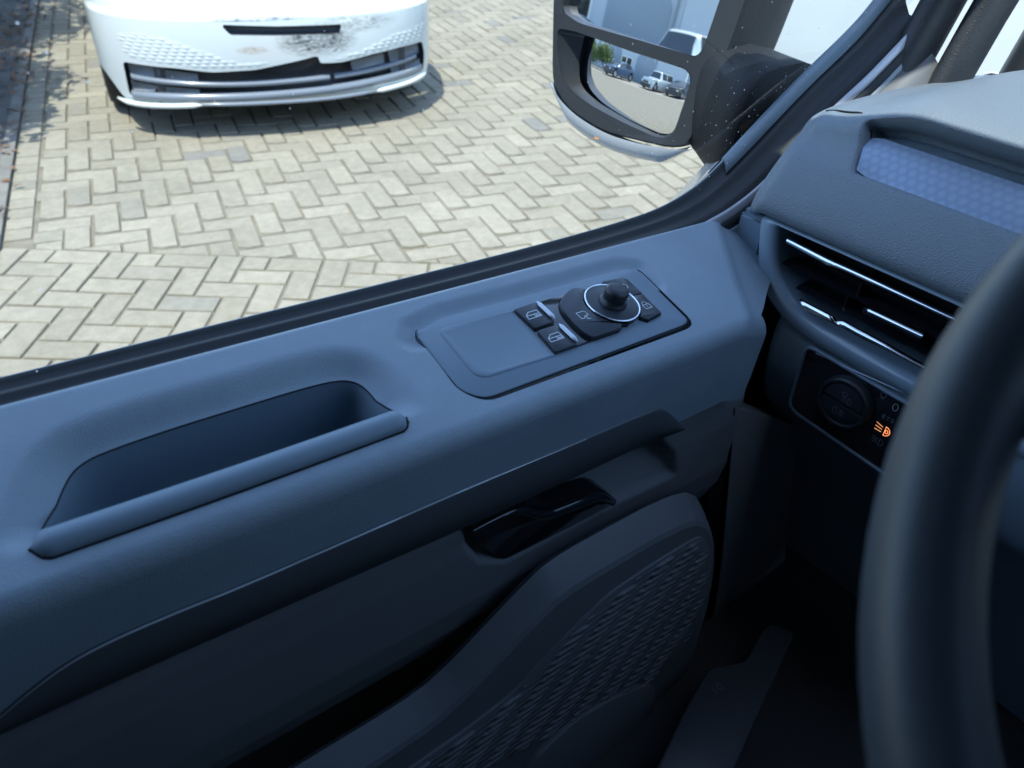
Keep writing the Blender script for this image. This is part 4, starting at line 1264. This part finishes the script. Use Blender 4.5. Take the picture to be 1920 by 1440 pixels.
# ---- air vent (its face looks back at the driver)
FX = .800
vent = Frame((FX, 0, 0), (0, -1, 0), (0, 0, 1), (-1, 0, 0))     # (-y, z)
def yz(l): return [(-y, z) for y, z in l]
vo = rounded(yz([(0.4910, 1.1244), (0.4824, 1.0791), (0.4723, 1.0446), (0.4313, 1.0121), (0.3803, 1.0002)]) + [(-.05, .9985), (-.05, 1.128)], [.004, .02, .03, .03, .03, .004, .004], 6)
vi = rounded(yz([(0.4652, 1.1221), (0.4521, 1.0668), (0.4132, 1.0353), (0.3717, 1.0265)]) + [(-.06, 1.020), (-.06, 1.122)], [.004, .02, .022, .02, .004, .004], 6)
def ringplate(name, outer, inner, fr, hs, m, parent, base):
    o_ = resample(np.concatenate([outer, outer[:1]]), 121)[:-1]; i_ = resample(np.concatenate([inner, inner[:1]]), 121)[:-1]
    k0 = np.argmin(np.linalg.norm(i_ - o_[0], axis=1)); i_ = np.roll(i_, -k0, 0)
    rows = np.array([fr(o_ * (1 - f) + i_ * f, np.full(120, h)) for f, h in hs]); rows = np.concatenate([rows, rows[:, :1]], 1)
    return rel(grid(name, rows, m, parent), base)
av = part('air_vent', (.95, .0, .80), 'side air vent with gloss frame and bright strips')
vf = ringplate('vent_frame', vo, vi, vent, ((0, -.03), (0, .002), (.12, .0065), (.6, .0075), (.92, .004), (1, -.004), (1, -.05)), 'gloss_grey', av, BO)
vb = rel(plate('vent_cavity', offset(vi, -.002), vent, -.075, -.05, 'seam', av, .001), BO)
def hbar(name, z, y0, y1, depth, r, m, parent, flat=.5, xoff=0.0):
    p = np.stack([np.full(24, FX + depth), np.linspace(y0, y1, 24), np.full(24, z)], -1)
    return rel(tube(name, p, r, m, parent, n=8, up=(0, 0, 1), flat=flat), BO)
for z, y0 in ((1.095, .452), (1.073, .452), (1.0515, .425)):
    s_ = hbar('vent_slat', z, y0, .055, .022, .016, 'gloss', av, .16)
def brightstrip(name, pts_top, pts_bot, parent, x):
    a = resample(np.array(pts_top), 30); b = resample(np.array(pts_bot), 30)
    A = np.stack([np.full(30, x), a[:, 0], a[:, 1]], -1); B = np.stack([np.full(30, x - .003), b[:, 0], b[:, 1]], -1)
    A2 = A + np.array([.004, 0, .0]); 
    return rel(grid(name, [A2, A, B, B + np.array([.006, 0, -.0008])], 'chrome', parent), BO)
brightstrip('chrome_strip', [(0.4476, 1.1118), (0.3855, 1.1091), (0.3718, 1.1098), (0.3253, 1.1099), (0.2377, 1.1097)], [(0.4465, 1.1081), (0.3871, 1.1036), (0.3734, 1.1064), (0.3240, 1.1065), (0.2364, 1.1065)], av, .795)
brightstrip('chrome_strip', [(0.4101, 1.0461), (0.3640, 1.0458), (0.3582, 1.0415), (0.3536, 1.0468), (0.3254, 1.0459), (0.2952, 1.0458), (0.2466, 1.0431)], [(0.3976, 1.0404), (0.3606, 1.0402), (0.3575, 1.0396), (0.3531, 1.0412), (0.3199, 1.0401), (0.2903, 1.0414), (0.2457, 1.0408)], av, .795)
tab = rel(box('vent_tab', (FX - .004, .262, 1.0655), (FX + .02, .334, 1.0745), 'gloss', av, .002), BO)
brightstrip('chrome_strip', [(0.3274, 1.0761), (0.2623, 1.0773)], [(0.3254, 1.0723), (0.2606, 1.0728)], av, .7945)
for y_, z0, z1 in ((.352, 1.075, 1.098), (.362, 1.050, 1.072), (.20, 1.05, 1.098)):
    rel(box('vent_divider', (FX + .012, y_ - .001, z0), (FX + .05, y_ + .001, z1), 'gloss', av), BO)
# ---- lower dash with the light switch
low = smoothline([(FX + .012, 1.006), (FX + .001, .998), (FX - .004, .97), (FX + .002, .92), (FX + .012, .885), (FX + .03, .865), (FX + .09, .80), (FX + .16, .66), (FX + .20, .48)], 60, 2)
rows = []
for y in np.r_[np.linspace(.445, .425, 5), np.linspace(.42, -.75, 40)]:
    e = np.clip((y - .424) / .021, 0, 1)
    rows.append(np.stack([low[:, 0] + .03 * e ** 2, np.full(60, y + .0 * e), low[:, 1]], -1))
rel(grid('knee_panel', rows, 'trim_smooth', dash), BO)
sd_ = rows[0]; rel(mesh('knee_panel_side', np.concatenate([sd_, sd_[::-1] + np.array([.25, 0, 0])]), [tuple(range(120))], 'trim_low', dash), BO)
ls = rounded(yz([(0.3805, 0.9925), (0.3781, 0.9053), (0.3681, 0.8996)]) + [(-.19, .889), (-.19, .986)], [.008, .01, .006, .008, .008], 6)
fl = Frame((.796, 0, 0), (0, -1, 0), (0, 0, 1), (-1, 0, 0))
ringplate('switch_bezel', offset(ls, -.006), ls, fl, ((0, -.004), (.3, .0022), (.7, .0026), (1, .0005), (1, -.004)), 'trim_smooth', dash, BO)
lsw = own(rel(plate('light_switch', offset(ls, -.0005), fl, -.006, .0004, 'gloss', dash, .0004), BO), BO)
rel(tube('bright_edge', fl(np.array(yz([(0.3680, 0.9917), (0.3181, 0.9959), (0.2529, 1.0025)])), np.full(3, .0012)), .0011, 'gloss_grey', lsw, n=6), BO)
kc = np.array((-[(0.3119, 0.9536)][0][0], [(0.3119, 0.9536)][0][1]))
def ringpts(r, n=56, a0=0): 
    t = np.linspace(0, 2 * np.pi, n + 1) + a0; return kc + r * np.stack([np.cos(t), np.sin(t)], 1)
rows = []
for r_, h_ in ((.0335, .0), (.0335, .010), (.0325, .0125), (.0310, .0135), (.0275, .0128), (.0268, .0112)):
    rows.append(fl(ringpts(r_), np.full(57, h_)))
kn = rel(grid('rotary_knob', rows, 'knob', lsw), BO)
for sgn in (1, -1):
    t = np.linspace(R(2), R(178), 26) * sgn
    rot = R(-2)
    half = np.concatenate([kc + .0262 * np.stack([np.cos(t + rot), np.sin(t + rot)], 1)])
    half = half + np.array([0, sgn * .0004])
    rel(plate('knob_button', half, fl, .004, .0122, 'button', lsw, .0008), BO)
t = np.linspace(0, 2 * np.pi, 57)
def sym(name, lines, c, sc, m, hh, parent, wd=.0008):
    c = np.array(c)
    return rel(strokes(name, [np.array(l) * sc + c for l in lines], fl, wd, hh, m, parent), BO)
lampD = [arc(.5, 0, 1.1, 1.2, -90, 90, 8), [(.5, -1.2), (.5, 1.2)]]
fog_f = [arc(.5, 0, 1.2, 1.2, -90, 90, 8), [(.5, -1.2), (.5, 1.2)], [(-.2, .7), (-1.8, 1.1)], [(-.2, 0), (-1.8, .2)], [(-.2, -.7), (-1.8, -.7)]]
fog_r = [arc(-.5, 0, 1.2, 1.2, 90, 270, 8), [(-.5, -1.2), (-.5, 1.2)], [(.2, .7), (1.7, .7)], [(.2, 0), (1.7, 0)], [(.2, -.7), (1.7, -.7)], [(.9, 1.2), (.7, .3), (1.1, -.3), (.9, -1.2)]]
sym('fog_lamp_symbol', [arc(-.6, 1.2, .8, .8, 0, 360, 10)] + [np.array(l) * .9 + np.array([.5, -.6]) for l in fog_f], kc + np.array([.002, .0105]), .0038, 'grey_print', .0126, lsw)
sym('rear_fog_symbol', fog_r, kc + np.array([-.001, -.0115]), .0044, 'grey_print', .0126, lsw)
def pos(px, py):
    return np.array((px, py))
Lp = [(-y, z) for y, z in [(0.2755, 0.9850), (0.2579, 0.9793), (0.2605, 0.9610), (0.2609, 0.9437), (0.2613, 0.9259)]]
sym('lamp_symbol', [arc(0, .2, .8, .8, 0, 360, 10), [(-.5, -.9), (.5, -.9)], [(0, 1.3), (0, 1.8)], [(-1, 1), (-1.4, 1.4)], [(1, 1), (1.4, 1.4)]], Lp[0], .0040, 'grey_print', .0011, lsw)
sym('zero_mark', [arc(0, 0, .7, 1.1, 0, 360, 12)], Lp[1], .0044, 'white_print', .0011, lsw)
sym('side_light_symbol', [arc(-1.2, 0, .6, .7, 90, 270, 6), arc(1.2, 0, .6, .7, -90, 90, 6), [(-1.2, .7), (-1.2, -.7)], [(1.2, .7), (1.2, -.7)], [(-.3, .4), (.3, .4)], [(-.3, -.4), (.3, -.4)]], Lp[2], .0040, 'grey_print', .0011, lsw)
sym('auto_light_symbol', fog_f + [arc(.95, 0, .35, .45, 0, 360, 8)], Lp[3], .0052, 'amber', .0011, lsw, .0007)
sym('dipped_beam_symbol', fog_f, Lp[4], .0040, 'grey_print', .0011, lsw)

# ================================================================== STEERING WHEEL
TAU = R(38)
wn_ = np.array((-math.sin(TAU), 0, math.cos(TAU)))
wu = np.array((0, 1.0, 0)); wv = np.cross(wn_, wu)
WC = np.array((0.269, -0.134, 1.394)); WR = .195
sw = part('steering_wheel', tuple(WC), 'dark leather steering wheel')
t = np.linspace(0, 2 * np.pi, 97)
th_ = np.linspace(0, 2 * np.pi, 25)
rows = []
for a in t:
    c = WR * (math.cos(a) * wu + math.sin(a) * wv); e = c / WR
    rows.append([c + .0165 * math.cos(b) * e + .0195 * math.sin(b) * wn_ for b in th_])
grid('rim', rows, 'wheel', sw)
hubp = rounded([(-.085, .05), (.085, .05), (.078, -.03), (.04, -.075), (-.04, -.075), (-.078, -.03)], .03, 6)
plate('airbag_cover', hubp, Frame((0, 0, 0), wu, wv, wn_), -.06, -.02, 'hub', sw, .012, dome=.012)
for a0 in (R(8), R(172), R(270)):
    pts = [r * (math.cos(a0) * wu + math.sin(a0) * wv) - wn_ * (.022 * (1 - (r - .06) / .13)) for r in np.linspace(.06, .185, 10)]
    s_ = tube('spoke', pts, np.linspace(.026, .017, 10), 'hub', sw, n=12, up=wn_, flat=.45)
    tube('chrome_accent', np.array(pts)[2:8] + wn_ * .0125, .004, 'chrome', sw, n=8, up=wn_, flat=.4)
ce = np.array((.86, WC[1], 1.02)) - WC
tube('column', [wn_ * -.03, wn_ * -.06, ce * .3 - wn_ * .03, ce], [.045, .05, .06, .07], 'trim_low', sw, n=16)

# ================================================================== VAN BODY
VO = np.zeros(3)
# left pillar: flange, weatherstrip bands beside the door frame, then grained pillar cover
def band(name, f0, f1, m, lift=0.0, y0=.545, y1=.515, i0=104):
    D = np.array([.0, 0, -1.0])
    base = tcv[i0:]
    def off(f):
        tg = np.gradient(base, axis=0); tg /= np.linalg.norm(tg, axis=1)[:, None]
        nn = np.stack([tg[:, 1], -tg[:, 0]], 1)
        q = base + nn * (f * .055)
        sink = .06 * (1 - sstep(np.arange(len(q)) / 14.0, 0, 1))
        return np.stack([q[:, 0], np.full(len(q), y0 + (y1 - y0) * f), q[:, 1] - sink], -1)
    rows = [off(f0) + D * .012, off(f0), off((f0 + f1) / 2) + np.array([0, 0, lift]), off(f1), off(f1) + D * .012]
    return rel(grid(name, rows, m, van, flip=True), VO)
band('door_flange', .02, .20, 'pillar_body', .002)
band('weatherstrip', .22, .40, 'rubber', .006)
band('door_flange', .42, .52, 'seal_grey', .001)
band('sill_trim', .54, 1.6, 'trim_low', .003)
def post(name, pts, hw, m, tilt=(0, 0, 1)):
    """tapered oval column swept through points, hw = (half x, half y)."""
    rows = []
    for i, p in enumerate(pts):
        a = np.linspace(0, 2 * np.pi, 24); e = .7
        k = hw[i]
        rows.append([(p[0] + k[0] * np.sign(np.cos(x)) * abs(np.cos(x)) ** e, p[1] + k[1] * np.sign(np.sin(x)) * abs(np.sin(x)) ** e, p[2]) for x in a])
    return rel(grid(name, rows, m, van), VO)
post('pillar_trim', [(1.135, .545, 1.20), (1.16, .540, 1.27), (1.19, .535, 1.36), (1.14, .525, 1.55), (.62, .505, 1.90)], [(.05, .020), (.045, .020), (.04, .022), (.045, .025), (.06, .03)], 'pillar')
post('pillar_pad', [(1.19, .500, 1.20), (1.225, .495, 1.30), (1.26, .488, 1.40), (1.20, .475, 1.58), (.66, .46, 1.90)], [(.05, .017), (.05, .017), (.05, .018), (.05, .02), (.05, .03)], 'pillar')
post('pillar_post', [(1.33, .455, 1.20), (1.36, .45, 1.30), (1.39, .445, 1.40), (1.30, .44, 1.60), (.68, .43, 1.90)], [(.05, .03), (.05, .03), (.05, .03), (.05, .03), (.05, .03)], 'mirror_bezel')
post('far_pillar', [(1.30, -1.04, 1.16), (1.28, -1.03, 1.36), (.70, -1.00, 1.90)], [(.06, .05), (.06, .05), (.06, .05)], 'pillar')
# roof, header, windscreen, cowl, bonnet
rel(box('roof', (-1.35, -1.10, 1.90), (.615, .62, 1.97), 'headliner', van, .02), VO)
rel(box('roof_skin', (-1.4, -1.13, 1.972), (.615 + .02, .65, 1.99), 'body_white', van, .006), VO)
ws = []
for y in np.linspace(.52, -1.02, 14):
    c = 1 - ((y + .25) / .77) ** 2
    ws.append([(.615 + .01 + (1.62 + .12 * c - .615) * f, y, 1.90 + (1.20 - 1.90) * f) for f in np.linspace(0, 1, 8)])
rel(grid('windscreen', ws, 'screen_glass', van), VO)
cw = []
for y in np.linspace(.48, -1.0, 16):
    c = 1 - ((y + .25) / .87) ** 2
    cw.append([(1.46 + .12 * c, y, 1.185), (1.57 + .12 * c, y, 1.19)])
rel(grid('cowl', cw, 'rubber', van), VO)
bn = []
for y in np.linspace(.60, -1.10, 24):
    c = 1 - ((y + .25) / .87) ** 2
    bn.append([(1.56 + .12 * c, y, 1.185 - .02 * (1 - c)), (1.9, y, 1.165 - .04 * (1 - c)), (2.15, y, 1.10 - .08 * (1 - c)), (2.35, y, .98 - .12 * (1 - c)), (2.42, y, .80), (2.42, y, .45)])
rel(grid('bonnet', bn, 'body_white', van), VO)
rel(tube('bonnet_gap', [(1.665, .42, 1.1885), (1.9, .30, 1.168), (2.1, .15, 1.118)], .004, 'seam', van, n=6), VO)
for sd, y in ((1, .60), (-1, -1.10)):
    fw = [[(x, y, 1.16 - max(0, x - 1.7) * .15), (x, y + sd * .06, 1.02), (x, y + sd * .10, .8), (x, y + sd * .08, .40)] for x in np.linspace(1.3, 2.40, 12)]
    rel(grid('front_wing', fw, 'body_white', van), VO)
rel(box('floor_pan', (-1.3, -1.05, .36), (1.25, .64, .42), 'carpet', van), VO)
rel(box('bulkhead', (-1.34, -1.08, .40), (-1.30, .60, 1.90), 'headliner', van), VO)
rel(box('cargo_side', (-4.0, -1.13, .40), (-1.36, .66, 1.97), 'body_white', van, .04), VO)
rel(box('rear_side_panel', (-1.35, .56, .40), (-.44, .62, 1.90), 'trim_low', van, .01), VO)
rel(box('passenger_door', (-.5, -1.12, .40), (1.15, -1.06, 1.20), 'trim_low', van, .01), VO)
rel(grid('darkened_passenger_window', [[(x, -1.09, 1.19), (x, -1.04, 1.78)] for x in (-.5, .72)], 'light_block_glass', van), VO)  # unseen window, glass darkened to block light from this side
rel(box('passenger_window_frame', (-.5, -1.08, 1.775), (.72, -1.0, 1.91), 'headliner', van, .01), VO)
rel(grid('darkened_quarter_window', [[(.72, -1.09, 1.19), (.72, -1.04, 1.78)], [(1.2, -1.09, 1.19), (1.2, -1.05, 1.36)]], 'light_block_glass', van), VO)  # same added light-blocking tint
rel(box('passenger_rear_panel', (-1.35, -1.12, .40), (-.5, -1.06, 1.90), 'trim_low', van, .01), VO)
rel(box('firewall', (1.20, -1.05, .40), (1.26, .55, 1.20), 'carpet', van), VO)
rel(box('cant_rail', (-1.3, .50, 1.83), (.80, .575, 1.90), 'headliner', van, .02), VO)
for x in (-3.1, 1.75):
    for y in (.60, -1.10):
        V_, F_ = lathe([(.21, .10), (.31, .11), (.335, .08), (.34, 0), (.335, -.08), (.31, -.11), (.21, -.10), (.05, -.06), (.05, .05), (.21, .06)], 28)
        w_ = mesh('road_wheel', [(b_, a_, c_) for a_, b_, c_ in V_], F_, 'tyre', van); w_.location = (x, y, .34)
# kick panel at the foot of the pillar, with its access notch
kick = np.array([(0.6964, 0.9341), (0.8928, 0.8050), (1.0389, 0.3736), (1.0533, 0.2237), (1.0222, 0.2283), (1.0320, 0.1247), (1.0093, 0.1243), (0.9095, 0.2066), (0.9084, 0.0976), (0.9355, -0.2332), (0.5858, 0.1825), (0.7196, 0.2988), (0.8185, 0.4131), (0.7880, 0.5727)])
fk = Frame((0, .400, 0), (1, 0, 0), (0, 0, 1), (0, -1, 0))
kp = rel(plate('kick_panel', rounded(kick, .012, 4), fk, -.03, .0, 'trim_low', van, .004), VO)
kick2 = np.array([(0.6826, 0.3137), (0.7354, 0.2880), (0.8000, 0.3078), (0.8238, 0.3073), (0.8413, 0.2739), (0.7092, 0.2322), (0.5690, 0.1862), (0.4847, 0.2495), (0.6034, 0.2905)])
fk2 = Frame((0, 0, .50), (1, 0, 0), (0, 1, 0), (0, 0, 1))
kp2 = rel(plate('sill_cover', rounded(kick2, .014, 5), fk2, -.08, .0, 'decor', van, .004), VO)
c = np.array([(0.6669, 0.2844)][0])
rel(strokes('moulded_mark', [np.array(l) * .007 + c for l in ([(-1.2, -.8), (-.9, .9)], arc(.5, 0, .55, .85, 0, 360, 10))], fk2, .0012, .0008, 'grey_print', kp2), VO)
rel(box('hinge_pillar', (.84, .50, .40), (1.30, .58, 1.0), 'trim_low', van, .01), VO)
rel(box('door_shut_panel', (.60, .548, .40), (.88, .60, 1.06), 'trim_low', van, .01), VO)
rel(box('dash_side_filler', (.815, .487, .86), (1.12, .538, 1.112), 'trim_smooth', van, .008), VO)
rel(box('seat_base', (-.75, -.45, .42), (-.15, .20, .78), 'carpet', van, .05), VO)

# ================================================================== BACKGROUND (ahead, and behind as the mirrors show it)
simple_car('work_van', 'white panel van parked ahead, seen past the wing mirror', (5.0, -0.6), 0.0, VAN, 1.95, 1.10, ZV, 'car_white', .34)
simple_car('dark_hatchback', 'dark blue car by the shrub, leftmost in the lower mirror glass', (-14.6, 10.0), R(112), HATCH, 1.80, .97, ZH, 'car_blue')
simple_car('pale_off_roader', 'white boxy off-roader in the middle of the lower mirror glass', (-15.6, 5.3), R(118), JEEP, 1.82, 1.02, ZJ, 'car_white', .38)
simple_car('black_hatchback', 'black car at the right edge of the lower mirror glass', (-15.2, 2.4), R(108), HATCH, 1.80, .97, ZH, 'car_black')
hedge('round_shrub', 'sunlit green shrub behind the dark blue car, shown in the mirror', 'shrub',
      lambda a, d: (-18.3 + d, 11.4 + a), (6.0, 1.8, 2.3), 9000, 0.085, 'leaf2', 10)

wh = thing('warehouse', 'long grey clad warehouse behind the van, shown in the wing mirror', 'building', (-22.2, 4, 0))
wx, wy = -22.2, 4.0
for k in range(17):
    y0 = -14 + k * 2.2
    b = box('wall_panel', (-.2 - (k % 2) * .02, y0 - wy + .012, -.02), (0 - (k % 2) * .02, y0 + 2.188 - wy, 7.2), 'clad', wh)
for k, (y0, y1, z1) in enumerate(((6.3, 9.2, 3.4), (-3.0, .2, 3.8), (12.0, 14.6, 3.4))):
    n = 14
    out = [(y0 - wy, 0), (y1 - wy, 0)] + [((y0 + y1) / 2 - wy + (y1 - y0) / 2 * math.cos(a), z1 - .9 + .9 * math.sin(a)) for a in np.linspace(0, math.pi, n)]
    p = plate('roller_door', out, Frame((0.0, 0, 0), (0, 1, 0), (0, 0, 1), (1, 0, 0)), -.02, .03, 'dark_door', wh, .01)
box('white_canopy', (0, -14 - wy, 4.0), (.55, 6.1 - wy, 4.75), 'clad_trim', wh, .02)
box('roof_edge', (-.3, -14.2 - wy, 7.2), (.1, 23.6 - wy, 7.5), 'clad_trim', wh, .02)
for k, y0 in enumerate((9.9, 10.9, 15.2, 16.3)):
    w_ = box('window', (0, y0 - wy, 1.3), (.05, y0 + .9 - wy, 2.4), 'clad_trim', wh)
    box('pane', (.05, y0 + .08 - wy, 1.38), (.065, y0 + .82 - wy, 2.32), 'car_glass', w_)
box('drainpipe', (0, 6.05 - wy, 0), (.10, 6.15 - wy, 7.2), 'dark_door', wh, .02)
box('drainpipe', (0, 1.0 - wy, 0), (.10, 1.10 - wy, 7.2), 'dark_door', wh, .02)
